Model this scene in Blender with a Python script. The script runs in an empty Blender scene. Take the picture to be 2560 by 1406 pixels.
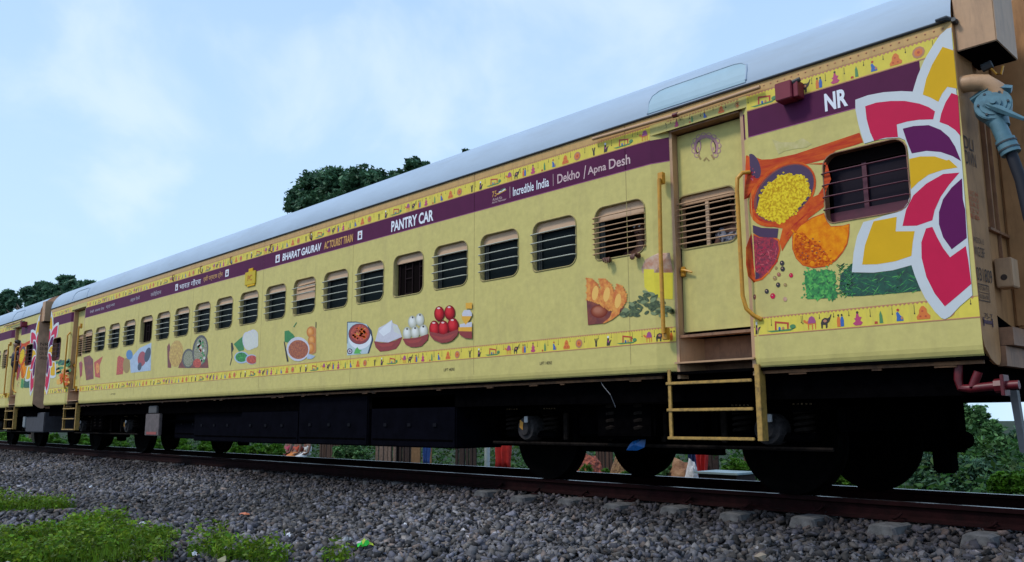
import bpy, bmesh, math, random
import numpy as np
from mathutils import Vector, Matrix, noise as mnoise
from mathutils.geometry import tessellate_polygon
random.seed(7); rng = np.random.default_rng(11)
R = math.radians
S = bpy.context.scene
COL = S.collection

# ------------------------------------------------------------------ camera
CAM = Vector((1.84472, -6.17944, 0.53534))
CR = Vector((0.69401684, 0.71994934, -0.00368404))
CU = Vector((0.12156819, -0.11214271, 0.98622776))
CF = Vector((-0.70962089, 0.68490653, 0.16535186))
FPX = 2089.72
cd = bpy.data.cameras.new('camera'); cam = bpy.data.objects.new('camera', cd); COL.objects.link(cam)
cam.matrix_world = Matrix(((CR.x, CU.x, -CF.x, CAM.x), (CR.y, CU.y, -CF.y, CAM.y), (CR.z, CU.z, -CF.z, CAM.z), (0, 0, 0, 1)))
cd.sensor_width = 36; cd.lens = FPX / 2560 * 36; cd.clip_start = 0.05; cd.clip_end = 3000
S.camera = cam

def at(px, py, y=0.0):
    """point of the vertical plane at depth y seen in the survey photograph at (px, py)"""
    d = CF * FPX + CR * (px - 1280) - CU * (py - 703)
    t = (y - CAM.y) / d.y
    return Vector((CAM.x + d.x * t, y, CAM.z + d.z * t))
def atz(px, py, z):
    d = CF * FPX + CR * (px - 1280) - CU * (py - 703)
    t = (z - CAM.z) / d.z
    return Vector((CAM.x + d.x * t, CAM.y + d.y * t, z))

# ------------------------------------------------------------------ world, sun, exposure
SUN_EL, SUN_AZ = 50.0, 205.0          # azimuth clockwise from +y
w = bpy.data.worlds.new('World'); S.world = w; w.use_nodes = True
nt = w.node_tree; nt.nodes.clear(); N = nt.nodes.new; L = nt.links.new
out = N('ShaderNodeOutputWorld'); bg = N('ShaderNodeBackground'); bg.inputs[1].default_value = 0.10
sky = N('ShaderNodeTexSky'); sky.sky_type = 'NISHITA'; sky.sun_disc = False
sky.sun_elevation = R(SUN_EL); sky.sun_rotation = R(SUN_AZ); sky.air_density = 1.0; sky.dust_density = 2.0; sky.ozone_density = 2.0
tc = N('ShaderNodeTexCoord'); mp = N('ShaderNodeMapping'); mp.inputs['Scale'].default_value = (1.0, 1.0, 1.25)
mp.inputs['Location'].default_value = (0.75, 0.5, 0.2)
nz = N('ShaderNodeTexNoise'); nz.inputs['Scale'].default_value = 4.2; nz.inputs['Detail'].default_value = 6; nz.inputs['Roughness'].default_value = 0.52; nz.inputs['Distortion'].default_value = 0.35
rp = N('ShaderNodeValToRGB'); rp.color_ramp.elements[0].position = 0.50; rp.color_ramp.elements[0].color = (0, 0, 0, 1)
rp.color_ramp.elements[1].position = 0.72; rp.color_ramp.elements[1].color = (1, 1, 1, 1); rp.color_ramp.interpolation = 'EASE'
veil = N('ShaderNodeMixRGB'); veil.inputs[2].default_value = (3.8, 5.7, 8.8, 1); veil.inputs[0].default_value = 0.85
cl = N('ShaderNodeMixRGB'); cl.inputs[2].default_value = (7.0, 7.9, 9.1, 1)
mulc = N('ShaderNodeMath'); mulc.operation = 'MULTIPLY'; mulc.inputs[1].default_value = 0.45
# paler towards the horizon
sep = N('ShaderNodeSeparateXYZ'); hz = N('ShaderNodeMapRange'); hz.inputs[1].default_value = 0.55; hz.inputs[2].default_value = 0.0
hm = N('ShaderNodeMixRGB'); hm.inputs[2].default_value = (5.6, 7.6, 9.2, 1); hmm = N('ShaderNodeMath'); hmm.operation = 'MULTIPLY'; hmm.inputs[1].default_value = 0.75
L(tc.outputs['Generated'], mp.inputs[0]); L(mp.outputs[0], nz.inputs[0]); L(nz.outputs[0], rp.inputs[0]); L(rp.outputs[0], mulc.inputs[0])
L(sky.outputs[0], veil.inputs[1]); L(tc.outputs['Generated'], sep.inputs[0]); L(sep.outputs[2], hz.inputs[0]); L(hz.outputs[0], hmm.inputs[0]); L(hmm.outputs[0], hm.inputs[0])
L(veil.outputs[0], hm.inputs[1]); L(hm.outputs[0], cl.inputs[1]); L(mulc.outputs[0], cl.inputs[0])
L(cl.outputs[0], bg.inputs[0]); L(bg.outputs[0], out.inputs[0])

sd = bpy.data.lights.new('sun', 'SUN'); sd.energy = 1.5; sd.angle = R(11); sd.color = (1, 0.95, 0.86)
sun = bpy.data.objects.new('sun', sd); COL.objects.link(sun)
sv = Vector((math.sin(R(SUN_AZ)) * math.cos(R(SUN_EL)), math.cos(R(SUN_AZ)) * math.cos(R(SUN_EL)), math.sin(R(SUN_EL))))
sun.rotation_euler = sv.to_track_quat('Z', 'Y').to_euler()
vs = S.view_settings; vs.view_transform = 'Standard'; vs.look = 'None'; vs.exposure = 0.38; vs.gamma = 1.0; vs.use_curve_mapping = False
S.cycles.max_bounces = 6; S.cycles.diffuse_bounces = 3; S.cycles.glossy_bounces = 3; S.cycles.transparent_max_bounces = 6

# ------------------------------------------------------------------ materials
MATS = {}
def mat(name, col, rough=0.6, metal=0.0, var=0.0, vs_=8.0, col2=None, bump=0.0, bs=60.0, spec=0.5, attr=False, stretch=None, detail=6, trans=0.0, lo=0.35, hi=0.65, dirt=None):
    if name in MATS: return MATS[name]
    m = bpy.data.materials.new(name); m.use_nodes = True; n = m.node_tree; n.nodes.clear()
    A = n.nodes.new; K = n.links.new
    o = A('ShaderNodeOutputMaterial'); b = A('ShaderNodeBsdfPrincipled'); K(b.outputs[0], o.inputs[0])
    b.inputs['Roughness'].default_value = rough; b.inputs['Metallic'].default_value = metal
    b.inputs['Specular IOR Level'].default_value = spec
    c4 = (*col, 1); b.inputs['Base Color'].default_value = c4
    tc_ = A('ShaderNodeTexCoord'); mp_ = A('ShaderNodeMapping'); K(tc_.outputs['Object'], mp_.inputs[0])
    if stretch: mp_.inputs['Scale'].default_value = stretch
    src = None
    if col2 is not None or var > 0:
        if col2 is None: col2 = tuple(c * (1 - var) for c in col)
        nz_ = A('ShaderNodeTexNoise'); nz_.inputs['Scale'].default_value = vs_; nz_.inputs['Detail'].default_value = detail; nz_.inputs['Roughness'].default_value = 0.6
        K(mp_.outputs[0], nz_.inputs[0])
        rp_ = A('ShaderNodeValToRGB'); rp_.color_ramp.elements[0].position = lo; rp_.color_ramp.elements[1].position = hi
        rp_.color_ramp.elements[0].color = (*col2, 1); rp_.color_ramp.elements[1].color = c4
        K(nz_.outputs[0], rp_.inputs[0]); src = rp_.outputs[0]
    if attr:
        at_ = A('ShaderNodeAttribute'); at_.attribute_name = 'tone'
        mx = A('ShaderNodeMixRGB'); mx.blend_type = 'MULTIPLY'; mx.inputs[0].default_value = 1
        if src is not None: K(src, mx.inputs[1])
        else: mx.inputs[1].default_value = c4
        K(at_.outputs['Color'], mx.inputs[2]); src = mx.outputs[0]
    if dirt:
        dz = A('ShaderNodeTexNoise'); dz.inputs['Scale'].default_value = dirt[1]; dz.inputs['Detail'].default_value = 8; dz.inputs['Roughness'].default_value = 0.7
        mp2 = A('ShaderNodeMapping'); mp2.inputs['Scale'].default_value = dirt[3]; K(tc_.outputs['Object'], mp2.inputs[0]); K(mp2.outputs[0], dz.inputs[0])
        dr = A('ShaderNodeValToRGB'); dr.color_ramp.elements[0].position = 0.5; dr.color_ramp.elements[1].position = 0.75
        dr.color_ramp.elements[1].color = (dirt[2],) * 3 + (1,); dr.color_ramp.elements[0].color = (0, 0, 0, 1)
        K(dz.outputs[0], dr.inputs[0]); dm = A('ShaderNodeMixRGB'); dm.inputs[2].default_value = (*dirt[0], 1)
        K(dr.outputs[0], dm.inputs[0])
        if src is not None: K(src, dm.inputs[1])
        else: dm.inputs[1].default_value = c4
        src = dm.outputs[0]
    if src is not None: K(src, b.inputs['Base Color'])
    if bump > 0:
        bn = A('ShaderNodeTexNoise'); bn.inputs['Scale'].default_value = bs; bn.inputs['Detail'].default_value = 4
        K(mp_.outputs[0], bn.inputs[0]); bp = A('ShaderNodeBump'); bp.inputs['Strength'].default_value = 1.0; bp.inputs['Distance'].default_value = bump
        K(bn.outputs[0], bp.inputs['Height']); K(bp.outputs[0], b.inputs['Normal'])
    if trans > 0:
        tr = A('ShaderNodeBsdfTranslucent'); mxs = A('ShaderNodeMixShader'); mxs.inputs[0].default_value = trans
        if src is not None: K(src, tr.inputs[0])
        else: tr.inputs[0].default_value = c4
        K(b.outputs[0], mxs.inputs[1]); K(tr.outputs[0], mxs.inputs[2]); K(mxs.outputs[0], o.inputs[0])
    MATS[name] = m; return m

DS = (3.0, 3.0, 0.5)
wrap = mat('wrap_yellow', (.63, .535, .180), .55, var=.10, vs_=14, bump=.016, bs=2.0, spec=.18, dirt=((.38, .30, .13), 2.2, .42, (1.6, 1.6, .5)))
wrapr = mat('wrap_frieze', (.78, .63, .09), .5, var=.08, vs_=10, spec=.18, dirt=((.32, .25, .12), 4.0, .4, DS))
beige = mat('coach_beige', (.52, .30, .155), .5, var=.14, vs_=6, bump=.0015, bs=9, dirt=((.20, .11, .06), 5.0, .5, DS))
endt = mat('end_wall_tan', (.47, .235, .095), .6, var=.2, vs_=5, bump=.0015, bs=9, dirt=((.16, .07, .03), 4.0, .6, DS), spec=.25)
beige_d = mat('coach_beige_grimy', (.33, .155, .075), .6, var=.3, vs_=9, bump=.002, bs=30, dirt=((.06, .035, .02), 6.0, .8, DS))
band = mat('cant_rail_orange', (.62, .36, .11), .5, var=.15, vs_=10, dirt=((.30, .16, .07), 6.0, .5, DS))
shut = mat('shutter_beige', (.62, .40, .24), .55, var=.1, vs_=10)
purple = mat('print_purple', (.100, .012, .058), .6, var=.12, vs_=5, spec=.15)
roofm = mat('roof_aluminium_paint', (.38, .47, .57), .6, spec=.3, metal=.0, var=.10, vs_=3.0, bump=.004, bs=1.6, stretch=(.35, 1, 1), dirt=((.30, .33, .36), 2.0, .35, (.6, 3, 3)))
gutm = mat('gutter_dark', (.04, .045, .05), .6, var=.2)
white = mat('print_white', (.74, .76, .80), .4, var=.05)
offw = mat('print_greyish', (.45, .42, .46), .45)
magenta = mat('print_magenta', (.60, .008, .065), .55, spec=.2, var=.07, vs_=4)
plum = mat('print_plum', (.115, .006, .085), .6, spec=.15, var=.07, vs_=4)
gold = mat('print_gold', (.74, .42, .012), .6, spec=.15, var=.07, vs_=4)
flwh = mat('print_flower_white', (.60, .63, .64), .4, var=.05, vs_=4)
orange_rail = mat('rail_orange', (.66, .30, .018), .4, var=.2, vs_=18, dirt=((.25, .12, .03), 15.0, .6, (1, 1, 1)))
stepm = mat('step_yellow_worn', (.48, .28, .06), .6, var=.35, vs_=25, dirt=((.05, .035, .02), 14.0, .95, (1, 1, 1)))
black = mat('underframe_black', (.0022, .002, .0024), 1.0, var=.5, vs_=12, spec=.0)
navy = mat('equipment_box_dark', (.003, .003, .006), .9, var=.4, vs_=6, spec=.02)
wheelm = mat('wheel_steel_black', (.0025, .0022, .0022), .9, spec=.02, var=.4)
dustm = mat('axlebox_dusty', (.036, .030, .030), .9, var=.85, vs_=16, bump=.004, bs=60)
redp = mat('paint_red_pipe', (.13, .005, .010), .45, var=.4, vs_=20)
redb = mat('paint_red_box', (.20, .008, .028), .6, var=.1, vs_=9)
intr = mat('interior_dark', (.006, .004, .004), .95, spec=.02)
intr_b = mat('interior_brown', (.022, .012, .013), .8, spec=.1)
maroonf = mat('window_maroon_frame', (.09, .006, .022), .5, var=.3)
pane = mat('dark_glass', (.004, .008, .009), .5, spec=.06)
barm = mat('window_bar_paint', (.50, .50, .40), .5, var=.2, vs_=20)
frm = mat('window_frame_wrap', (.42, .33, .13), .6, spec=.2, var=.2, vs_=20)
frm_d = mat('window_inner_frame', (.025, .03, .03), .6, spec=.2)
blueg = mat('coupler_bluegrey', (.10, .21, .25), .45, var=.3, vs_=14, metal=.1)
rubber = mat('rubber_hose', (.012, .012, .018), .6, spec=.3)
txtk = mat('stencil_black', (.05, .025, .015), .7)
txto = mat('stencil_orange', (.50, .10, .02), .7)
ltx = mat('print_text_white', (.78, .80, .86), .4)
otx = mat('print_text_orange', (.70, .36, .06), .4)
ptx = mat('print_text_rose', (.62, .42, .42), .4)
skin = mat('skin_brown', (.16, .065, .038), .55, var=.15, vs_=20)
hairm = mat('hair_black', (.01, .008, .008), .6)

# ------------------------------------------------------------------ builders
def tag(o, label=None, cat=None, group=None, kind=None):
    if label: o['label'] = label
    if cat: o['category'] = cat
    if group: o['group'] = group
    if kind: o['kind'] = kind
    return o
def empty(name, loc=(0, 0, 0), label=None, cat=None, group=None):
    o = bpy.data.objects.new(name, None); COL.objects.link(o); o.location = loc; o.empty_display_size = .3
    return tag(o, label, cat, group)
def link(name, me, parent=None, loc=None):
    o = bpy.data.objects.new(name, me); COL.objects.link(o)
    if parent is not None: o.parent = parent
    if loc is not None: o.location = loc
    return o
def copy_tree(o, parent=None, skip=()):
    c = o.copy(); COL.objects.link(c)
    if parent is not None: c.parent = parent
    for ch in list(o.children):
        copy_tree(ch, c)
    return c
class MB:
    def __init__(s): s.v = []; s.f = []; s.m = []; s.mats = []
    def mi(s, m):
        if m not in s.mats: s.mats.append(m)
        return s.mats.index(m)
    def add(s, vs_, fs, m):
        b = len(s.v); s.v += [tuple(v) for v in vs_]; i = s.mi(m)
        for f in fs: s.f.append([b + k for k in f]); s.m.append(i)
        return s
    def box(s, x0, x1, y0, y1, z0, z1, m):
        v = [(x, y, z) for x in (x0, x1) for y in (y0, y1) for z in (z0, z1)]
        return s.add(v, [(0, 1, 3, 2), (4, 6, 7, 5), (0, 4, 5, 1), (2, 3, 7, 6), (0, 2, 6, 4), (1, 5, 7, 3)], m)
    def bbox(s, x0, x1, y0, y1, z0, z1, m, b=.01):
        """bevelled box"""
        bm = bmesh.new(); bmesh.ops.create_cube(bm, size=1)
        for v in bm.verts: v.co = Vector(((x0 + x1) / 2 + v.co.x * (x1 - x0), (y0 + y1) / 2 + v.co.y * (y1 - y0), (z0 + z1) / 2 + v.co.z * (z1 - z0)))
        bmesh.ops.bevel(bm, geom=bm.edges[:], offset=b, segments=2, affect='EDGES')
        bm.verts.index_update(); s.add([v.co[:] for v in bm.verts], [[v.index for v in f.verts] for f in bm.faces], m); bm.free(); return s
    def tube(s, pts, r, m, seg=8, cap=True):
        pts = [Vector(p) for p in pts]; n = len(pts); rs = r if isinstance(r, (list, tuple)) else [r] * n
        V = []; up = None
        for i, p in enumerate(pts):
            d = (pts[min(i + 1, n - 1)] - pts[max(i - 1, 0)]).normalized()
            if up is None: up = Vector((0, 0, 1)) if abs(d.z) < .9 else Vector((0, 1, 0))
            a = d.cross(up).normalized(); bb = a.cross(d).normalized(); up = bb
            for k in range(seg):
                t = 2 * math.pi * k / seg; V.append(p + a * (rs[i] * math.cos(t)) + bb * (rs[i] * math.sin(t)))
        F = [(i * seg + k, i * seg + (k + 1) % seg, (i + 1) * seg + (k + 1) % seg, (i + 1) * seg + k) for i in range(n - 1) for k in range(seg)]
        if cap: F.append(tuple(range(seg))[::-1]); F.append(tuple((n - 1) * seg + k for k in range(seg)))
        return s.add(V, F, m)
    def lathe(s, prof, m, c=(0, 0, 0), axis='y', seg=32):
        V = []; F = []; n = len(prof)
        for k in range(seg):
            t = 2 * math.pi * k / seg
            for (r, h) in prof:
                a, b = r * math.cos(t), r * math.sin(t)
                V.append({'y': (c[0] + a, c[1] + h, c[2] + b), 'x': (c[0] + h, c[1] + a, c[2] + b), 'z': (c[0] + a, c[1] + b, c[2] + h)}[axis])
        for k in range(seg):
            for i in range(n - 1):
                F.append((k * n + i, ((k + 1) % seg) * n + i, ((k + 1) % seg) * n + i + 1, k * n + i + 1))
        return s.add(V, F, m)
    def flat(s, loops, m, f3):
        """2d polygon (outer, holes...) mapped to 3d by f3"""
        fl = [p for lp in loops for p in lp]
        tri = tessellate_polygon([[Vector((p[0], p[1], 0)) for p in lp] for lp in loops])
        return s.add([f3(*p) for p in fl], [tuple(t) for t in tri], m)
    def mesh(s, name, smooth=False):
        me = bpy.data.meshes.new(name); me.from_pydata(s.v, [], s.f)
        for m in s.mats: me.materials.append(m)
        me.polygons.foreach_set('material_index', s.m)
        if smooth: me.polygons.foreach_set('use_smooth', [True] * len(s.f))
        me.update(); return me
    def build(s, name, parent=None, smooth=False, loc=None):
        me = s.mesh(name, smooth)
        if smooth:
            try: me.set_sharp_from_angle(angle=R(38))
            except Exception: pass
        return link(name, me, parent, loc)

def rr(x0, x1, z0, z1, r, n=5):
    P = []
    rs = r if isinstance(r, (tuple, list)) else (r,) * 4   # bl, br, tr, tl
    for (cx, cz, a0, q) in ((x0, z0, 180, 0), (x1, z0, 270, 1), (x1, z1, 0, 2), (x0, z1, 90, 3)):
        q = rs[q]; ox = cx + (q if cx == x0 else -q); oz = cz + (q if cz == z0 else -q)
        for k in range(n + 1):
            a = R(a0 + 90 * k / n); P.append((ox + q * math.cos(a), oz + q * math.sin(a)))
    return P
def ell(cx, cy, rx, ry, rot=0, n=20):
    c, s_ = math.cos(R(rot)), math.sin(R(rot))
    return [(cx + rx * math.cos(t) * c - ry * math.sin(t) * s_, cy + rx * math.cos(t) * s_ + ry * math.sin(t) * c) for t in (2 * math.pi * k / n for k in range(n))]

def np_mesh(name, V, F, mats, tone=None, smooth=False, mi=None):
    me = bpy.data.meshes.new(name); k = F.shape[1]
    me.vertices.add(len(V)); me.vertices.foreach_set('co', V.astype(np.float32).ravel())
    me.loops.add(F.size); me.loops.foreach_set('vertex_index', F.astype(np.int32).ravel())
    me.polygons.add(len(F)); me.polygons.foreach_set('loop_start', np.arange(0, F.size, k, dtype=np.int32))
    for m in mats: me.materials.append(m)
    if mi is not None: me.polygons.foreach_set('material_index', mi.astype(np.int32))
    me.update(calc_edges=True)
    if tone is not None:
        a = me.attributes.new('tone', 'FLOAT_COLOR', 'FACE')
        c = np.ones((len(F), 4), np.float32); c[:, :3] = tone if tone.ndim == 2 else tone[:, None]
        a.data.foreach_set('color', c.ravel())
    if smooth: me.polygons.foreach_set('use_smooth', [True] * len(F))
    return me

# flat print on the coach side: y falls back where the side bends in beside the doors
def side_y(x, bends=((-2.68, -2.50, 0, .05), (-1.72, -1.655, .04, 0), (-18.83 + .0, -18.655, .05, 0), (-19.68, -19.62, 0, .04))):
    for a, b, u, v in bends:
        if a <= x <= b: return u + (v - u) * (x - a) / (b - a)
    return 0.0
def clipx(P, c, sg):
    o = []
    for i in range(len(P)):
        a, b = P[i], P[(i + 1) % len(P)]; ia, ib = (a[0] - c) * sg >= 0, (b[0] - c) * sg >= 0
        if ia: o.append(a)
        if ia != ib: t = (c - a[0]) / (b[0] - a[0]); o.append((c, a[1] + t * (b[1] - a[1])))
    return o
class Print(MB):
    def __init__(s, base=.0015, step=.0007, y=0.0, surf=True): super().__init__(); s.base = base; s.step = step; s.y = y; s.surf = surf; s.lay = 0
    def f3(s, x, z): return (x, s.y + (side_y(x) if s.surf else 0) - s.base - s.step * s.lay, z)
    def poly(s, pts, m, lay=None):
        s.lay = s.lay + 1 if lay is None else lay
        pcs = [list(pts)]
        if s.surf:
            for bx in (-2.68, -1.655, -18.655, -19.68):
                nx_ = []
                for q in pcs:
                    if min(a for a, b in q) < bx - 1e-5 and max(a for a, b in q) > bx + 1e-5: nx_ += [clipx(q, bx, -1), clipx(q, bx, 1)]
                    else: nx_.append(q)
                pcs = nx_
        for q in pcs:
            if len(q) > 2: s.flat([q], m, s.f3)
        return s
    def px(s, crop, pts, m, lay=None):
        """polygon traced on the survey photograph; crop = (x0, y0, zoom)"""
        q = []
        for (a, b) in pts:
            P = at(crop[0] + a / crop[2], crop[1] + b / crop[2], s.y); q.append((P.x, P.z))
        return s.poly(q, m, lay)
    def quad(s, x0, x1, z0, z1, m, lay=None): return s.poly([(x0, z0), (x1, z0), (x1, z1), (x0, z1)], m, lay)

TXT = {}
def text2d(body, bold=0.0, shear=0.0):
    k = (body, bold, shear)
    if k in TXT: return TXT[k]
    cu = bpy.data.curves.new('t', 'FONT'); cu.body = body; cu.size = 1; cu.resolution_u = 3; cu.offset = bold; cu.shear = shear
    o = bpy.data.objects.new('t', cu); COL.objects.link(o); bpy.context.view_layer.update()
    me = bpy.data.meshes.new_from_object(o.evaluated_get(bpy.context.evaluated_depsgraph_get()))
    v = [(p.co.x, p.co.y) for p in me.vertices]; f = [list(p.vertices) for p in me.polygons]
    bpy.data.objects.remove(o); bpy.data.meshes.remove(me)
    if not v: TXT[k] = ([], []); return TXT[k]
    x0 = min(a for a, b in v); x1 = max(a for a, b in v); y0 = min(b for a, b in v); y1 = max(b for a, b in v)
    TXT[k] = ([((a - x0) / (x1 - x0 + 1e-9), (b - y0) / (y1 - y0 + 1e-9)) for a, b in v], f); return TXT[k]
def put_text(mb, body, x0, x1, z0, z1, m, f3, bold=0.0, shear=0.0):
    v, f = text2d(body, bold, shear)
    mb.add([f3(x0 + a * (x1 - x0), z0 + b * (z1 - z0)) for a, b in v], f, m)

# ------------------------------------------------------------------ ground
def gz(x, y):
    P = [(-400, -.75), (-30, -.62), (-6, -.50), (-3.2, -.44), (-1.2, -.395), (-.1, -.355), (.40, -.335), (.58, -.285), (.9, -.28), (2.9, -.34), (3.6, -.42), (5.0, -.95), (7.0, -1.15), (12, -1.3), (40, -1.6), (400, -2.0)]
    return np.interp(y, [p[0] for p in P], [p[1] for p in P])
soil = mat('ground_soil_and_stone', (.055, .050, .050), .95, col2=(.022, .020, .021), vs_=14, bump=.03, bs=22)
# second colour: vegetation beyond the ballast
def ground():
    m = bpy.data.materials.new('ground'); m.use_nodes = True; n = m.node_tree; b = n.nodes['Principled BSDF']; A = n.nodes.new; K = n.links.new
    b.inputs['Roughness'].default_value = .95; b.inputs['Specular IOR Level'].default_value = .2
    g = A('ShaderNodeNewGeometry'); s = A('ShaderNodeSeparateXYZ'); K(g.outputs['Position'], s.inputs[0])
    n1 = A('ShaderNodeTexNoise'); n1.inputs['Scale'].default_value = 16; n1.inputs['Detail'].default_value = 8; K(g.outputs['Position'], n1.inputs[0])
    r1 = A('ShaderNodeValToRGB'); r1.color_ramp.elements[0].position = .35; r1.color_ramp.elements[1].position = .7
    r1.color_ramp.elements[0].color = (.014, .013, .014, 1); r1.color_ramp.elements[1].color = (.075, .07, .072, 1); K(n1.outputs[0], r1.inputs[0])
    n2 = A('ShaderNodeTexNoise'); n2.inputs['Scale'].default_value = 1.3; n2.inputs['Detail'].default_value = 8; K(g.outputs['Position'], n2.inputs[0])
    r2 = A('ShaderNodeValToRGB'); r2.color_ramp.elements[0].position = .4; r2.color_ramp.elements[1].position = .6
    r2.color_ramp.elements[0].color = (.010, .030, .008, 1); r2.color_ramp.elements[1].color = (.030, .034, .016, 1); K(n2.outputs[0], r2.inputs[0])
    mr = A('ShaderNodeMapRange'); mr.inputs[1].default_value = 4.2; mr.inputs[2].default_value = 5.4; K(s.outputs[1], mr.inputs[0])
    mx = A('ShaderNodeMixRGB'); K(mr.outputs[0], mx.inputs[0]); K(r1.outputs[0], mx.inputs[1]); K(r2.outputs[0], mx.inputs[2]); K(mx.outputs[0], b.inputs['Base Color'])
    bp = A('ShaderNodeBump'); bp.inputs['Distance'].default_value = .03; K(n1.outputs[0], bp.inputs['Height']); K(bp.outputs[0], b.inputs['Normal'])
    ys = np.unique(np.concatenate([np.linspace(-8, 8, 81), [-1500, -400, -100, -40, -20, -12, 12, 16, 24, 40, 80, 200, 400, 1500]]))
    xs = np.unique(np.concatenate([np.linspace(-40, 8, 161), [-2000, -800, -300, -120, -60, 14, 30, 60, 150, 400, 1500]]))
    X, Y = np.meshgrid(xs, ys); Z = gz(X, np.clip(Y, -400, 400)).copy()
    near = (np.abs(Y) < 9) & (X > -41) & (X < 9)
    Z += np.where(near, (np.sin(X * 2.1 + Y) * .012 + np.sin(Y * 3.7 - X * 1.3) * .012), 0) - .03
    V = np.stack([X, Y, Z], -1).reshape(-1, 3); nx = len(xs)
    i = np.arange((len(ys) - 1) * (nx - 1)); r_ = i // (nx - 1); c = i % (nx - 1); a = r_ * nx + c
    F = np.stack([a, a + 1, a + nx + 1, a + nx], -1)
    o = link('ground', np_mesh('ground', V, F, [m], smooth=True)); tag(o, kind='structure')
ground()

# ------------------------------------------------------------------ ballast stones
def hull(n, sq):
    bm = bmesh.new()
    if n < 9:
        for q in range(8):
            if q and random.random() < .12: continue
            v = Vector(((q & 1) * 2 - 1, ((q >> 1) & 1) * 2 - 1, ((q >> 2) & 1) * 2 - 1)); v = Vector((v.x * random.uniform(.55, 1.15), v.y * random.uniform(.35, .85), v.z * random.uniform(.45, 1.1) * sq))
            bm.verts.new(v)
    else:
        for _ in range(n):
            v = Vector((random.gauss(0, 1), random.gauss(0, 1), random.gauss(0, 1))).normalized() * random.uniform(.8, 1.1)
            bm.verts.new((v.x, v.y * .8, v.z * sq))
    r_ = bmesh.ops.convex_hull(bm, input=bm.verts[:])
    bmesh.ops.delete(bm, geom=[e for e in r_['geom_interior'] if isinstance(e, bmesh.types.BMVert)], context='VERTS')
    bmesh.ops.triangulate(bm, faces=bm.faces[:]); bm.verts.index_update()
    V = np.array([v.co[:] for v in bm.verts]); F = np.array([[v.index for v in f.verts] for f in bm.faces]); bm.free(); return V, F
def scatter_stones(name, P, Rr, variants, m, tones):
    Vs = []; Fs = []; Ts = []; off = 0; n = len(P); which = rng.integers(0, len(variants), n)
    ang = rng.uniform(0, 2 * np.pi, (n, 3)); ang[:, :2] = rng.normal(0, .6, (n, 2))
    for k, (V, F) in enumerate(variants):
        idx = np.where(which == k)[0]; q = len(idx)
        if not q: continue
        cx, sx = np.cos(ang[idx, 0]), np.sin(ang[idx, 0]); cy, sy = np.cos(ang[idx, 1]), np.sin(ang[idx, 1]); cz, sz = np.cos(ang[idx, 2]), np.sin(ang[idx, 2])
        M = np.empty((q, 3, 3))
        M[:, 0, 0] = cz * cy; M[:, 0, 1] = cz * sy * sx - sz * cx; M[:, 0, 2] = cz * sy * cx + sz * sx
        M[:, 1, 0] = sz * cy; M[:, 1, 1] = sz * sy * sx + cz * cx; M[:, 1, 2] = sz * sy * cx - cz * sx
        M[:, 2, 0] = -sy; M[:, 2, 1] = cy * sx; M[:, 2, 2] = cy * cx
        W = np.einsum('nij,vj->nvi', M, V) * Rr[idx][:, None, None] + P[idx][:, None, :]
        nv = len(V); Vs.append(W.reshape(-1, 3)); Fs.append((F[None] + (np.arange(q) * nv)[:, None, None] + off).reshape(-1, 3))
        Ts.append(np.repeat(tones[idx], len(F), 0)); off += q * nv
    me = np_mesh(name, np.concatenate(Vs), np.concatenate(Fs), [m], np.concatenate(Ts)); return me
stonem = mat('ballast_basalt', (.168, .157, .160), .85, var=.35, vs_=40, bump=.004, bs=120, attr=True, spec=.35)
variants = [hull(7, random.uniform(.30, .65)) for _ in range(16)]
def ballast():
    zones = [(-8.5, 2.3, -5.2, 1.0, 620, .018, .040), (-17, -8.5, -6.5, 1.0, 420, .023, .041), (-34, -17, -7.0, 1.0, 230, .030, .048), (-17, 2.3, 1.0, 4.2, 120, .026, .042)]
    Ps = []; Rs = []
    for x0, x1, y0, y1, d, r0, r1 in zones:
        n = int((x1 - x0) * (y1 - y0) * d); x = rng.uniform(x0, x1, n); y = rng.uniform(y0, y1, n)
        # keep to the part of the ground that can be seen, plus a margin
        lim = -4.5 + (x + 5.3) * .80 - 1.3
        k = y > np.minimum(lim, 0.0); x = x[k]; y = y[k]
        r_ = rng.uniform(r0, r1, len(x)) * np.where(rng.random(len(x)) < .06, 1.35, 1)
        z = gz(x, y) + rng.uniform(-.03, .018, len(x)) + .01 * np.sin(x * 3.1) * np.cos(y * 2.7)
        Ps.append(np.stack([x, y, z], -1)); Rs.append(r_)
    P = np.concatenate(Ps); Q = np.concatenate(Rs)
    t = rng.normal(.80, .42, len(P)).clip(.15, 2.2); T = np.stack([t, t, t], -1)
    u = rng.random(len(P)); T[u < .22] *= (1.05, .98, .86); T[(u > .22) & (u < .5)] *= (.92, .95, 1.10); T[(u > .5) & (u < .58)] *= (1.25, 1.02, .85); T[u > .993] *= 2.4
    T *= (.85 + .25 * np.sin(P[:, 0] * .9 + 1.3 * np.sin(P[:, 1] * 1.1)))[:, None]
    # darker and slightly browner close to the rails
    g = np.clip((P[:, 1] + .5) / .9, 0, 1)[:, None]; T = T * (1 - g * np.array([.52, .56, .55]))
    o = link('ballast', scatter_stones('ballast', P, Q, variants, stonem, T)); tag(o, 'crushed grey stone ballast along the track', kind='stuff')
ballast()

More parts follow.
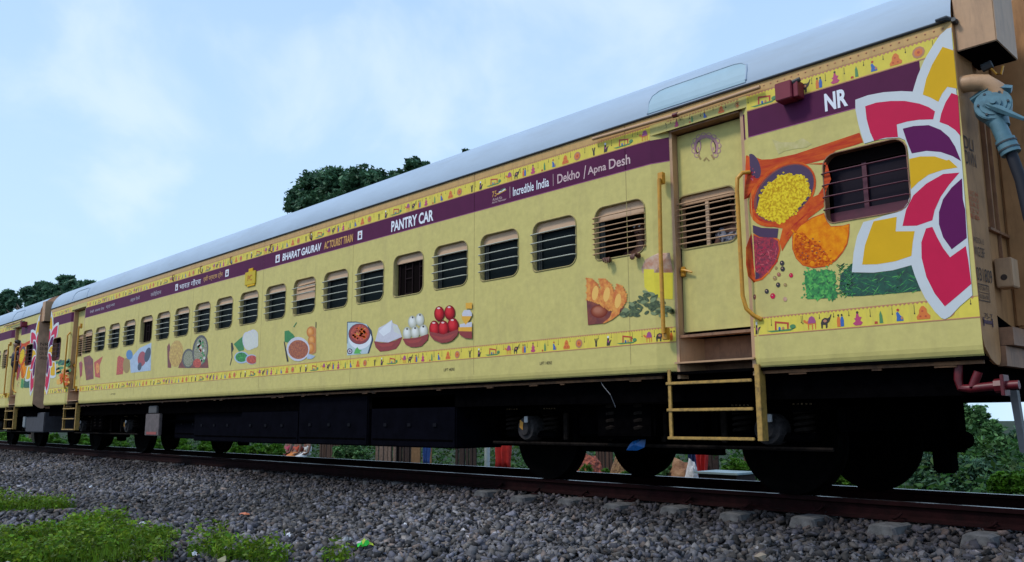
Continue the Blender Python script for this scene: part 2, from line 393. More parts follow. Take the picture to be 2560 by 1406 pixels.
# ------------------------------------------------------------------ sleepers and rails
conc = mat('sleeper_concrete', (.115, .11, .108), .85, var=.45, vs_=16, bump=.004, bs=60, dirt=((.06, .05, .055), 6.0, .9, (1, 1, 1)))
rust = mat('rail_rust', (.015, .0032, .0035), .9, var=.5, vs_=14, bump=.002, bs=60, dirt=((.004, .003, .003), 9.0, .8, (.5, 1, 1)), spec=.1)
railtop = mat('rail_head_polished', (.35, .35, .36), .28, metal=.9)
TILT = .0229          # the track is canted away from the camera
def sleeper_mesh():
    b = MB(); prof = [(0.0, .145), (.03, .145), (.5, .150), (.95, .138), (1.42, .12), (1.89, .138), (2.34, .150), (2.81, .145), (2.84, .145)]
    V = []; 
    for i, (y, h) in enumerate(prof):
        yy = .20 + y; e = .012 if i in (0, len(prof) - 1) else 0
        for (x, z) in ((-.130, -.40), (-.120 + e, -.275), (-.098 + e, -.205 - e), (-.07, -.19 - e), (.07, -.19 - e), (.098 - e, -.205 - e), (.120 - e, -.275), (.130, -.40)):
            V.append((x, yy, z if z < -.27 else z + (h - .145)))
    n = 8; F = [(i * n + k, i * n + (k + 1) % n, (i + 1) * n + (k + 1) % n, (i + 1) * n + k) for i in range(len(prof) - 1) for k in range(n)]
    F += [tuple(range(n))[::-1], tuple((len(prof) - 1) * n + k for k in range(n))]
    b.add(V, F, conc); return b.mesh('sleeper')
sm = sleeper_mesh()
cb = MB()
cb.tube([(-.02, .60, -.165), (.02, .575, -.150), (.045, .60, -.120), (.02, .64, -.125), (-.02, .66, -.150), (-.045, .63, -.165)], .010, rust, 6)
cb.box(-.055, .055, .575, .80, -.188, -.172, rust)
clip = cb.mesh('rail_clip', True)
sx = [-5.485 + .651 * k for k in range(-34, 13)]
lab = ['big square concrete sleeper end lowest at the right edge beside the rail', 'worn concrete sleeper end next to last before the right edge', 'concrete sleeper end below the gap between the near wheels', 'mossy concrete sleeper end just right of the yellow ladder', 'concrete sleeper end right under the yellow ladder', 'concrete sleeper end below the left side of the yellow ladder', 'concrete sleeper end below the blue plastic bag', 'concrete sleeper end left of the blue bag on the bogie', 'half buried concrete sleeper end under the dusty axle box', 'small concrete sleeper end under the red cloth hung beyond the track']
for i, x in enumerate(sorted(sx, reverse=True)):
    s_ = link('sleeper', sm, loc=(x, random.uniform(.12, .20) + (.22 if x < -5.6 else 0), -.041 + random.uniform(-.030, -.002) - (.015 if x < -5.6 else 0))); s_.rotation_euler = (-TILT, 0, random.uniform(-.02, .02))
    tag(s_, lab[i] if i < len(lab) else 'concrete sleeper sunk in ballast further left under the rails', 'sleeper', 'concrete sleepers under the rails')
    if x > -16: link('rail_clip', clip, s_, (0, -.10, 0))
def rail(yc, label):
    b = MB(); x0, x1 = -420, 60
    P = [(-.075, -.172), (-.075, -.160), (-.025, -.145), (-.009, -.130), (-.009, -.052), (-.036, -.040), (-.036, -.008), (-.030, 0), (.030, 0), (.036, -.008), (.036, -.040), (.009, -.052), (.009, -.130), (.025, -.145), (.075, -.160), (.075, -.172)]
    xs = [x0, -40, -20, -10, -5, 0, x1]; n = len(P)
    zc = -.10 - TILT * (yc - .748); V = [(x, yc + y + z * TILT, zc + z * .85 - TILT * y) for x in xs for (y, z) in P]
    F = []; T = []
    for i in range(len(xs) - 1):
        for k in range(n): (T if k == 7 else F).append((i * n + k, i * n + (k + 1) % n, (i + 1) * n + (k + 1) % n, (i + 1) * n + k))
    b.add(V, F, rust); b.mi(railtop)
    for f in T: b.f.append(list(f)); b.m.append(b.mi(railtop))
    o = b.build('rail'); tag(o, label, 'rail')
rail(.748, 'rusty brown steel rail on the side nearest the camera')
rail(2.497, 'far steel rail mostly hidden behind the train wheels')

# ------------------------------------------------------------------ coach body
LEN = 21.337
WIN = [-3.07, -3.93, -4.76, -5.595, -6.415, -7.24, -8.07, -8.91, -9.755, -10.62, -11.50, -12.35, -13.215, -14.07, -14.905, -15.80, -16.67, -17.53, -18.36]
def winrect(c, wd=.60): return (c - wd / 2, c + wd / 2, 2.085, 2.60)
ZT, ZB = 3.365, 1.03
def wall_section(mb, x0, x1, holes, z1=ZT):
    """plane part with window holes, then the turn-under"""
    # subdivide in columns between holes to keep triangles well shaped
    hs = sorted(holes, key=lambda h: h[0]); cuts = [x0] + [(hs[i][1] + hs[i + 1][0]) / 2 for i in range(len(hs) - 1)] + [x1]
    if not hs: cuts = [x0, x1]
    for i in range(len(cuts) - 1):
        a, b = cuts[i], cuts[i + 1]; lp = [[(a, ZB), (b, ZB), (b, z1), (a, z1)]]
        if i < len(hs): h = hs[i]; lp.append(rr(h[0], h[1], h[2], h[3], h[4]))
        mb.flat(lp, wrap, lambda x, z: (x, 0, z))
    under(mb, x0, x1, 0, 0)
TU = [(0, 1.03), (.004, 1.00), (.014, .972), (.032, .950), (.06, .942)]
def under(mb, x0, x1, y0, y1):
    V = [(x, (y0 if x == x0 else y1) + y, z) for x in (x0, x1) for (y, z) in TU]; n = len(TU)
    mb.add(V, [(k + 1, n + k + 1, n + k, k) for k in range(n - 1)], wrap)
def ring(mb, h, r, m, y0=-.006, y1=.07, wd=.012):
    """window frame: proud rim plus reveal"""
    a = rr(h[0] - wd, h[1] + wd, h[2] - wd, h[3] + wd, [q + wd for q in r]); b = rr(h[0], h[1], h[2], h[3], r); n = len(a)
    V = [(x, 0, z) for x, z in a] + [(x, y0, z) for x, z in a] + [(x * 1, y0, z) for x, z in b] + [(x, y1, z) for x, z in b]
    F = []
    for k in range(n):
        l = (k + 1) % n
        F += [(k, l, n + l, n + k), (n + k, n + l, 2 * n + l, 2 * n + k), (2 * n + k, 2 * n + l, 3 * n + l, 3 * n + k)]
    mb.add(V, F, m)
RW = (.045, .10, .10, .10)
def window(coach, name_c, c, kind, wd=.60, x_off=0.0):
    """kinds: bars4, bars9, plain(brown), half (shutter lowered)"""
    key = kind
    if key not in WM:
        h = (-wd / 2, wd / 2, 2.085, 2.60); f = MB(); ring(f, h, RW, frm)
        d = {'frame': f.mesh('window', True)}
        p = MB(); z0 = {'bars4': 2.49, 'bars9': 2.475, 'plain': 2.50, 'half': 2.30}[kind]
        p.bbox(-wd / 2 + .004, wd / 2 - .004, .035, .05, z0, 2.60, shut, .004)
        if kind == 'half':
            for k in range(3): p.tube([(-wd / 2 + .02 + .03 * k, .030, 2.40 + .055 * k), (wd / 2 - .02, .028, 2.405 + .06 * k)], .007, beige, 5)
        d['shutter'] = p.mesh('shutter')
        g = MB()
        g.flat([rr(-wd / 2 - .01, wd / 2 + .01, 2.07, 2.61, .05)], pane if kind in ('bars4', 'half') else intr, lambda x, z: (x, .072 if kind in ('bars4', 'half') else .5, z))
        d['pane'] = g.mesh('pane')
        fr = MB(); fr.box(-wd / 2 + .002, -wd / 2 + .05, .052, .068, 2.09, 2.56, frm_d); fr.box(-wd / 2 + .055, -wd / 2 + .07, .055, .068, 2.09, 2.56, frm_d)
        if kind == 'plain':
            fr = MB()
            for q in (-.26, -.14, .0, .15, .26): fr.box(q, q + .012, .06, .07, 2.09, 2.50, intr_b)
            for q in (2.11, 2.30, 2.42): fr.box(-.14, .0, .058, .064, q, q + .01, intr_b); fr.box(.15, .27, .058, .064, q, q + .01, intr_b)
            fr.box(-.3, .3, .075, .078, 2.09, 2.55, intr)
        d['inner_frame'] = fr.mesh('inner_frame')
        bs = []
        zs = {'bars4': [2.475, 2.378, 2.282, 2.186], 'bars9': [2.500 - .0515 * k for k in range(8)], 'half': [2.475, 2.378, 2.282, 2.186], 'plain': []}[kind]
        for z in zs:
            b = MB(); e = wd / 2 + .012
            b.tube([(-e, 0, z), (-e, -.030, z - .001), (-e + .03, -.034, z), (-.05, -.034, z + .001), (wd / 2 - .06, -.033, z + .001), (wd / 2 - .01, -.028, z), (e - .004, -.002, z)], .0062 if kind != 'bars9' else .0058, barm if kind != 'bars9' else beige, 6)
            bs.append(b.mesh('bar', True))
        d['bars'] = bs; WM[key] = d
    d = WM[key]
    o = link('window', d['frame'], coach, (c, 0, 0))
    link('shutter', d['shutter'], o); link('pane' if kind in ('bars4', 'half') else 'opening_backing', d['pane'], o); link('inner_frame', d['inner_frame'], o)
    for b in d['bars']: link('bar', b, o)
    return o
WM = {}

def roof_profile():
    return [(-.008, 3.375), (-.002, 3.43), (.012, 3.49), (.04, 3.565), (.085, 3.645), (.15, 3.72), (.23, 3.785), (.34, 3.845), (.50, 3.90), (.75, 3.955), (1.1, 4.0), (1.622, 4.02)]
def roof_mesh(x0, x1):
    P = roof_profile(); P = P + [(3.245 - y, z) for y, z in P[-2::-1]]; n = len(P); b = MB()
    xs = list(np.linspace(x0, x1, 13))
    V = [(x, y, z) for x in xs for y, z in P]
    b.add(V, [(i * n + k, (i + 1) * n + k, (i + 1) * n + k + 1, i * n + k + 1) for i in range(12) for k in range(n - 1)], roofm); return b
def gutter_mb(x0, x1):
    g = MB(); g.tube([(x0, -.010, 3.372), (x1, -.010, 3.372)], .011, gutm, 6); return g

# flower emblem traced on the near end: (list of px polygons)
C1 = (2000, 0, 3.348); C2 = (2000, 400, 3.348)
def fl(c, pts): return [(c[0] + a / c[2], c[1] + b / c[2]) for a, b in pts]
FL_WHITE = fl(C1, [(1290, 225), (1230, 245), (1170, 300), (1105, 400), (1040, 510), (985, 640), (945, 770), (850, 765), (700, 775), (570, 800), (465, 838), (466, 920), (490, 1040), (515, 1130), (540, 1205), (640, 1175), (740, 1160), (835, 1155), (880, 1175), (903, 1230), (925, 1406)]) + fl(C2, [(928, 100), (926, 290), (905, 360), (870, 405), (815, 440), (700, 470), (620, 500), (532, 522), (480, 640), (450, 780), (436, 942), (620, 945), (780, 925), (935, 882), (960, 960), (1000, 1060), (1050, 1160), (1130, 1270), (1185, 1325), (1215, 1335), (1260, 1310), (1340, 1225), (1445, 1135)])
FL_IN = [(gold, fl(C1, [(1195, 395), (1110, 540), (1060, 660), (1030, 795), (1095, 820), (1160, 855), (1190, 790), (1235, 730), (1320, 745), (1290, 425)])),
         (magenta, fl(C1, [(548, 892), (640, 862), (760, 848), (880, 848), (1000, 870), (1080, 900), (1132, 935), (1117, 1002), (1000, 1005), (900, 1020), (812, 1045), (822, 1150), (720, 1155), (622, 1180), (590, 1110), (560, 1000)])),
         (magenta, fl(C1, [(1270, 782), (1325, 800), (1345, 1140), (1300, 1090), (1240, 1050), (1170, 1025), (1185, 950), (1220, 860)])),
         (plum, fl(C1, [(862, 1080), (950, 1058), (1080, 1050), (1180, 1090), (1250, 1150), (1300, 1230), (1350, 1352), (1280, 1310), (1180, 1275), (1060, 1265), (938, 1287), (895, 1180)])),
         (gold, fl(C1, [(918, 1332), (1010, 1312), (1130, 1312), (1230, 1345)]) + fl(C2, [(1250, 0), (1322, 65), (1200, 85), (1080, 125), (990, 190), (930, 250), (920, 50)])),
         (magenta, fl(C2, [(1337, 108), (1200, 120), (1060, 200), (950, 300), (890, 420), (860, 555), (980, 552), (1110, 507), (1130, 420), (1180, 310), (1250, 210)])),
         (plum, fl(C2, [(1358, 155), (1270, 235), (1200, 330), (1165, 440), (1165, 540), (1200, 650), (1272, 750), (1398, 655), (1385, 420), (1365, 330), (1362, 240)])),
         (gold, fl(C2, [(618, 515), (812, 478), (803, 600), (962, 598), (945, 700), (935, 805), (800, 850), (650, 875), (523, 878), (545, 720), (590, 590)])),
         (magenta, fl(C2, [(1057, 575), (1110, 562), (1150, 650), (1200, 740), (1258, 816), (1390, 722), (1412, 850), (1436, 1040), (1320, 1140), (1215, 1228), (1130, 1120), (1060, 980), (1020, 820), (1018, 690)]))]
def xz(pts, y=0): return [(at(a, b, y).x, at(a, b, y).z) for a, b in pts]

ICON = dict(red=mat('icon_red', (.50, .05, .02), .5), dark=mat('icon_dark', (.035, .022, .018), .5), pink=mat('icon_pink', (.50, .05, .15), .5), green=mat('icon_green', (.08, .24, .08), .5), blue=mat('icon_blue', (.03, .12, .40), .5), orange=mat('icon_orange', (.70, .17, .02), .5), mauve=mat('icon_mauve', (.36, .07, .20), .5), white=white, tan=mat('icon_tan', (.50, .20, .10), .5))
def icons(p, x, zb, h, up=False):
    """one repeat of the printed procession, h = band height"""
    I = ICON; k = h / .145
    def q(cx, pts, c, lay=2): p.poly([(x + cx + a * k, zb + (b + .012) * k) for a, b in pts], I[c], lay)
    def e(cx, a, b, rx, ry, c, rot=0, lay=2): p.poly([(x + cx + u * k, zb + (v + .012) * k) for u, v in ell(a, b, rx, ry, rot, 10)], I[c], lay)
    # camel
    q(0, [(-.055, .075), (-.05, .060), (-.035, .052), (-.02, .045), (-.018, .004), (-.011, .004), (-.010, .040), (.012, .040), (.013, .002), (.020, .002), (.021, .045), (.036, .045), (.037, .004), (.044, .004), (.045, .060), (.035, .088), (.015, .100), (-.005, .092), (-.015, .072), (-.030, .066), (-.040, .080)], 'orange')
    q(0, [(-.018, .050), (.042, .048), (.044, .066), (.032, .094), (.012, .104), (-.008, .092)], 'mauve', 3)
    # elephant
    q(.13, [(-.040, .004), (-.030, .004), (-.026, .030), (-.005, .028), (-.006, .004), (.006, .004), (.010, .040), (.024, .050), (.034, .072), (.044, .102), (.038, .104), (.028, .085), (.014, .076), (-.010, .082), (-.032, .070), (-.042, .045)], 'dark'); e(.13, -.008, .058, .014, .011, 'tan', 0, 3)
    for dx, c in ((.228, 'orange'), (.255, 'blue')):
        q(dx, [(-.012, .006), (.012, .006), (.014, .05), (.008, .078), (-.008, .078), (-.013, .05)], c); e(dx, 0, .090, .007, .010, 'dark', 0)
    q(.375, [(-.038, .02), (-.02, .004), (.02, .004), (.036, .022), (.018, .040), (.030, .062), (.012, .066), (.006, .090), (-.008, .090), (-.014, .060), (-.028, .056), (-.014, .038)], 'pink'); e(.375, 0, .098, .009, .010, 'dark')
    q(.535, [(0, .006), (.026, .006), (.022, .060), (.012, .095), (.002, .070)], 'green'); q(.535, [(-.036, .004), (-.012, .004), (-.014, .022), (-.034, .022)], 'red')
    q(.68, [(-.022, .010), (.026, .010), (.024, .034), (.006, .050), (-.008, .076), (-.022, .070), (-.018, .040)], 'blue'); e(.68, -.008, .088, .010, .010, 'red'); e(.68, .016, .030, .008, .012, 'tan', 0, 3)
    q(.845, [(-.042, .008), (.042, .008), (.046, .030), (.026, .052), (.024, .078), (.006, .100), (-.010, .098), (-.026, .074), (-.028, .050), (-.046, .028)], 'orange')
    for a, b in ((-.02, .03), (.015, .028), (-.004, .065)): e(.845, a, b, .007, .006, 'red', 0, 3)
    e(1.01, 0, .052, .046, .046, 'tan'); e(1.01, 0, .052, .030, .030, 'orange', 0, 3); e(1.01, 0, .052, .010, .010, 'red', 0, 4)
    q(1.23, [(-.022, .085), (-.008, .086), (0, .05), (.008, .086), (.022, .085), (.010, .040), (.012, .006), (.002, .004), (-.010, .006), (-.010, .04)], 'dark')
    q(1.39, [(-.030, .004), (.010, .004), (.018, .034), (.034, .060), (.020, .058), (.006, .040), (.0, .078), (-.018, .080), (-.026, .050)], 'dark'); e(1.39, -.010, .088, .012, .014, 'white'); e(1.39, -.008, .045, .010, .012, 'mauve', 0, 3)
    q(1.60, [(-.12, .022), (-.08, .008), (.08, .008), (.13, .030), (.09, .022), (-.07, .020)], 'green')
    q(1.60, [(-.05, .020), (-.036, .020), (-.034, .074), (.052, .062), (.054, .020), (.064, .020), (.070, .072), (-.048, .092)], 'red'); e(1.60, -.01, .03, .010, .016, 'blue'); e(1.60, .02, .03, .010, .014, 'tan'); e(1.60, .10, .038, .025, .018, 'green')
    # hanging strings of beads
    for dx in (-.07, .075, .185, .30, .455, .61, .76, .925, 1.12, 1.305, 1.47, 1.73):
        ln = random.choice((.03, .05, .06)); t = .125
        p.poly([(x + (dx - .0015) * k, zb + t * k), (x + (dx + .0015) * k, zb + t * k), (x + (dx + .0015) * k, zb + (t - ln) * k), (x + (dx - .0015) * k, zb + (t - ln) * k)], I['dark'], 2)
        p.poly([(x + dx * k + a, zb + (t - ln) * k + b) for a, b in ell(0, 0, .005, .006, 0, 6)], I['dark'], 2)
def frieze(coach, x0, x1, zb, zt, anchor, name='frieze', stop=None):
    p = Print(base=.0012)
    xs = sorted(set([x0, x1] + [b for b in (-2.68, -2.50, -1.72, -1.655, -18.655, -18.83, -19.62, -19.68) if x0 < b < x1]))
    for a, b in zip(xs, xs[1:]): p.quad(a, b, zb, zt, wrapr, 0)
    for a, b in zip(xs, xs[1:]): p.quad(a, b, zb, zb + .008, ICON['tan'], 1); p.quad(a, b, zt - .005, zt, ICON['tan'], 1)
    h = zt - zb; zz = x0 + .02
    while zz < x1 - .03:
        p.poly([(zz, zt - .005), (zz + .026, zt - .005), (zz + .013, zt - .018)], ICON['tan'], 1); zz += .03
    kk = math.floor((x0 - anchor) / 1.85) - 1
    while anchor + kk * 1.85 < x1:
        t = Print(base=.0012); icons(t, anchor + kk * 1.85, zb, h)
        # keep polygons wholly inside the band
        keep = [f for f in range(len(t.f)) if all(x0 + .004 < t.v[i][0] < x1 - .004 for i in t.f[f])]
        p.add(t.v, [], white)
        base = len(p.v) - len(t.v)
        for f in keep: p.f.append([base + i for i in t.f[f]]); p.m.append(p.mi(t.mats[t.m[f]]))
        kk += 1
    return p.build(name, coach)
def stripe(coach, x0, x1, z0=2.905, z1=3.135):
    p = Print(base=.0012)
    xs = sorted(set([x0, x1] + [b for b in (-2.68, -2.50, -1.72, -1.655, -18.655, -18.83, -19.62, -19.68) if x0 < b < x1]))
    for a, b in zip(xs, xs[1:]): p.quad(a, b, z0, z1, purple, 0); p.quad(a, b, z0, z0 + .006, ICON['mauve'], 1)
    return p.build('purple_stripe', coach)
def lettering(coach, items, name='lettering'):
    for it in items:
        body, x0, x1, z0, z1, m = it[:6]; b = it[6] if len(it) > 6 else 0; sh = it[7] if len(it) > 7 else 0
        p = Print(base=.0040); put_text(p, body, x0, x1, z0, z1, m, p.f3, b, sh); p.build(name, coach)

def door_assembly(coach, xl, xr, flip=False):
    """recessed door between xl (left) and xr (right), with step panels under it"""
    YD = .13
    # jambs: slanted wall pieces then square posts
    j = MB(); 
    aL, aR = (xl - .18, xr + .06) if not flip else (xl - .06, xr + .18)
    yl, yr = (.05, .04) if not flip else (.04, .05)
    for (xa, ya, xb, yb) in ((aL, 0, xl, yl), (xr, yr, aR, 0)):
        j.add([(xa, ya, ZB), (xb, yb, ZB), (xb, yb, 3.18), (xa, ya, 3.18)], [(0, 1, 2, 3)], wrap); under(j, xa, xb, ya, yb)
        j.add([(xa, ya, 3.18), (xb, yb, 3.18), (xb, 0, 3.18), (xa, 0, 3.18)], [(0, 1, 2, 3)], wrap)
    j.add([(aL, 0, 3.18), (aR, 0, 3.18), (aR, 0, ZT), (aL, 0, ZT)], [(0, 1, 2, 3)], wrap)
    j.build('door_surround', coach)
    k = MB()
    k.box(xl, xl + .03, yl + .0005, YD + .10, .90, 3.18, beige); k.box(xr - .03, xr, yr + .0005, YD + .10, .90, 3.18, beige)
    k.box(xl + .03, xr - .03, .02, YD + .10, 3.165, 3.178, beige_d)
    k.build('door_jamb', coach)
    d = MB(); dl, dr = xl + .034, xr - .034
    hole = DW
    hh = (hole[0], hole[1], hole[2], hole[3]) if not flip else (dl + .12, dr - .10, hole[2], hole[3])
    d.flat([[(dl, 1.315), (dr, 1.315), (dr, 3.15), (dl, 3.15)], rr(*hh, .07)], wrap, lambda x, z: (x, YD, z))
    d.add([(dl, YD, 1.315), (dr, YD, 1.315), (dr, YD + .04, 1.315), (dl, YD + .04, 1.315), (dl, YD, 3.15), (dl, YD + .04, 3.15)], [(0, 1, 2, 3), (0, 3, 5, 4)], wrap)
    do = d.build('door', coach)
    f = MB(); a = rr(hh[0] - .012, hh[1] + .012, hh[2] - .012, hh[3] + .012, .08); b = rr(*hh, .07); n = len(a)
    V = [(x, YD, z) for x, z in a] + [(x, YD - .008, z) for x, z in a] + [(x, YD - .008, z) for x, z in b] + [(x, YD + .05, z) for x, z in b]
    f.add(V, [t for q in range(n) for t in ((q, (q + 1) % n, n + (q + 1) % n, n + q), (n + q, n + (q + 1) % n, 2 * n + (q + 1) % n, 2 * n + q), (2 * n + q, 2 * n + (q + 1) % n, 3 * n + (q + 1) % n, 3 * n + q))], frm)
    f.bbox(hh[0] + .004, hh[1] - .004, YD + .02, YD + .034, hh[3] - .085, hh[3], beige, .004)
    f.box((hh[0] + hh[1]) / 2 - .022, (hh[0] + hh[1]) / 2 + .012, YD + .022, YD + .04, hh[2], hh[3] - .085, shut)
    f.build('window_frame', do, True)
    for q in range(8):
        z = hh[3] - .075 - q * .0535
        bb = MB(); bb.tube([(hh[0] - .018, YD - .002, z), (hh[0] - .018, YD - .028, z), (hh[0] + .02, YD - .03, z + .002), (hh[1] - .03, YD - .03, z + .004), (hh[1] + .01, YD - .006, z + .002)], .0065, beige, 6); bb.build('bar', do, True)
    e = MB(); e.bbox(dl + .0, dl + .045, YD - .030, YD - .001, 1.82, 1.91, orange_rail, .006); e.tube([(dl + .02, YD - .03, 1.875), (dl + .06, YD - .04, 1.87), (dl + .13, YD - .035, 1.845)], [.016, .013, .008], orange_rail, 8)
    e.build('handle', do, True)
    s = MB()
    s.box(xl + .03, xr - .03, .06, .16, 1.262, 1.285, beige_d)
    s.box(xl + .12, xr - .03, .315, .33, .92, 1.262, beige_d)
    s.add([(xl + .03, .07, .90), (xl + .12, .315, .90), (xl + .12, .315, 1.262), (xl + .03, .07, 1.262)], [(0, 1, 2, 3)], beige)
    s.box(xl - .0, xr, .012, .31, 1.030, 1.045, beige)
    s.box(xl + .03, xr - .03, .13, .31, 1.286, 1.300, intr)
    s.build('step_well', coach)
    # hanging ladder
    l = MB(); l.bbox(xl - .075, xl - .040, .0, .012, .385, .98, stepm, .002); l.bbox(xl - .075, xl - .068, .0, .06, .385, .98, stepm, .002); ld = l.build('boarding_ladder', coach)
    l = MB(); l.bbox(xr + .005, xr + .050, .0, .012, .37, .985, stepm, .002); l.bbox(xr + .045, xr + .052, .0, .09, .37, .985, stepm, .002); l.build('stile', ld)
    for z in (.862, .630, .388):
        t = MB(); t.bbox(xl - .088, xr - .02, -.012, .008, z - .016, z + .010, stepm, .004); t.box(xl - .06, xr + .0, .008, .14, z - .010, z - .002, black)
        t.build('step', ld)
def handrail(coach, pts, r=.019, plates=()):
    h = MB(); h.tube(pts, r, orange_rail, 10)
    for (x, y, z) in plates: h.bbox(x - .03, x + .03, y - .012, y + .035, z - .055, z + .055, orange_rail, .006)
    return h.build('handrail', coach, True)
DWa, DWb = at(1697, 560, .13), at(1840, 540, .13)
DW = (DWa.x, DWb.x - .0, 2.075, 2.565)

def wheelset(bogie, x, cy=1.6225):
    P = [(.0, -.07), (.09, -.075), (.10, -.03), (.36, -.01), (.40, -.045), (.455, -.065), (.4575, .045), (.485, .052), (.485, .075), (.40, .078), (.38, .04), (.09, .05), (0, .05)]
    for sgn in (-1, 1):
        m = MB(); m.lathe([(r_, h * (1 if sgn < 0 else -1)) for r_, h in P], wheelm, (x, cy + sgn * .865, .3575 if sgn < 0 else .3175), 'y', 48); m.build('wheel', bogie, True)
    a = MB(); a.tube([(x, .8, .3575), (x, 2.45, .32)], .08, black, 12); a.build('axle', bogie, True)
springm = mat('spring_dusty_steel', (.016, .012, .010), .9, var=.6, vs_=20, spec=.05)
def bogie(coach, c, dust=True, label=None):
    b = MB()
    for y in (.44, 2.72):
        b.bbox(c - 2.12, c + 2.12, y, y + .09, .62, .80, black, .02); b.bbox(c - .75, c + .75, y, y + .09, .38, .62, black, .02)
        b.add([(c - 1.1, y, .62), (c - .75, y, .4), (c - .75, y + .09, .4), (c - 1.1, y + .09, .62)], [(0, 1, 2, 3)], black)
    for x in (c - 2.12, c + 2.02): b.bbox(x, x + .10, .44, 2.81, .44, .79, black, .02)
    for x in (c - .9, c + .8): b.bbox(x, x + .10, .5, 2.75, .30, .80, black, .02)
    b.bbox(c - .35, c + .35, .25, 3.0, .36, .72, black, .03)
    b.box(c - 2.0, c + 2.0, 1.58, 1.64, .34, .80, black)  # centre plate added to close the light gaps through the bogie
    b.box(c - .85, c + .85, .60, .66, .22, .40, black)
    b.box(c - 1.95, c + 1.95, .25, .30, .78, .90, black)
    b.tube([(c - 2.0, .40, .30), (c + 2.0, .40, .30)], .018, springm, 6); b.tube([(c - 1.9, .24, .84), (c - .4, .24, .70), (c + .5, .24, .70), (c + 1.9, .24, .86)], .014, springm, 6)
    for q_ in (-.9, -.3, .35, 1.0): b.bbox(c + q_ - .03, c + q_ + .03, .40, .43, .34, .62, springm, .006)
    b.bbox(c + 1.80, c + 2.20, 2.62, 2.88, .22, .80, black, .02); b.bbox(c + 1.95, c + 2.12, 2.60, 2.82, .02, .30, black, .02)
    b.lathe([(0, -.09), (.05, -.08), (.085, -.03), (.085, .03), (.05, .08), (0, .09)], black, (c + 2.22, 2.72, .34), 'y', 16); b.box(c + .6, c + 2.1, 2.55, 2.62, .25, .45, black)
    o = b.build('bogie', coach)
    if label: o['label'] = label
    for x in (c + 1.448, c - 1.448):
        wheelset(o, x)
        for y, sg in ((.36, 1), (2.80, -1)):
            a = MB(); a.lathe([(.0, -.03), (.07, -.03), (.085, -.005), (.12, .0), (.135, .03), (.135, .16)], dustm if sg > 0 and dust else black, (x, y, .4575), 'y', 20) if sg > 0 else a.bbox(x - .13, x + .13, y, y + .12, .33, .60, black, .02)
            if sg > 0:
                a.bbox(x - .40, x + .40, .43, .60, .36, .43, black, .015)
                a.bbox(x + .015, x + .07, .318, .332, .52, .585, mat('axlebox_tag', (.42, .42, .42), .6), .004)
                a.add([(x - .06, .324, .47), (x - .01, .324, .44), (x + .0, .324, .52), (x - .05, .324, .55)], [(0, 1, 2, 3)], mat('axlebox_yellow', (.50, .22, .02), .7))
            a.build('axle_box', o, True)
            for dx in (-.29, .29):
                s_ = MB(); pts = [(x + dx + .075 * math.cos(t), y + .10 + .075 * math.sin(t), .42 + .22 * t / (2 * math.pi * 4.5)) for t in np.linspace(0, 2 * math.pi * 4.5, 55)]
                s_.tube(pts, .016, springm, 5); s_.tube([(x + dx, y + .1, .60), (x + dx, y + .1, .66)], .10, black, 12)
                s_.build('spring', o, True)
                if sg > 0:
                    d_ = MB()
                    for q in range(5): d_.bbox(x + dx - .085 + .038 * q, x + dx - .066 + .038 * q, .428, .438, .655, .675, mat('spring_paint_marks', (.30, .20, .10), .8, var=.6, vs_=30), .002)
                    d_.build('paint_mark', o)
    for y in (.30, 2.85):
        for dx in (-.17, .17):
            s_ = MB(); pts = [(c + dx + .10 * math.cos(t), y + .05 + .10 * math.sin(t), .42 + .34 * t / (2 * math.pi * 5)) for t in np.linspace(0, 2 * math.pi * 5, 60)]
            s_.tube(pts, .02, springm, 5); s_.build('bolster_spring', o, True)
    return o

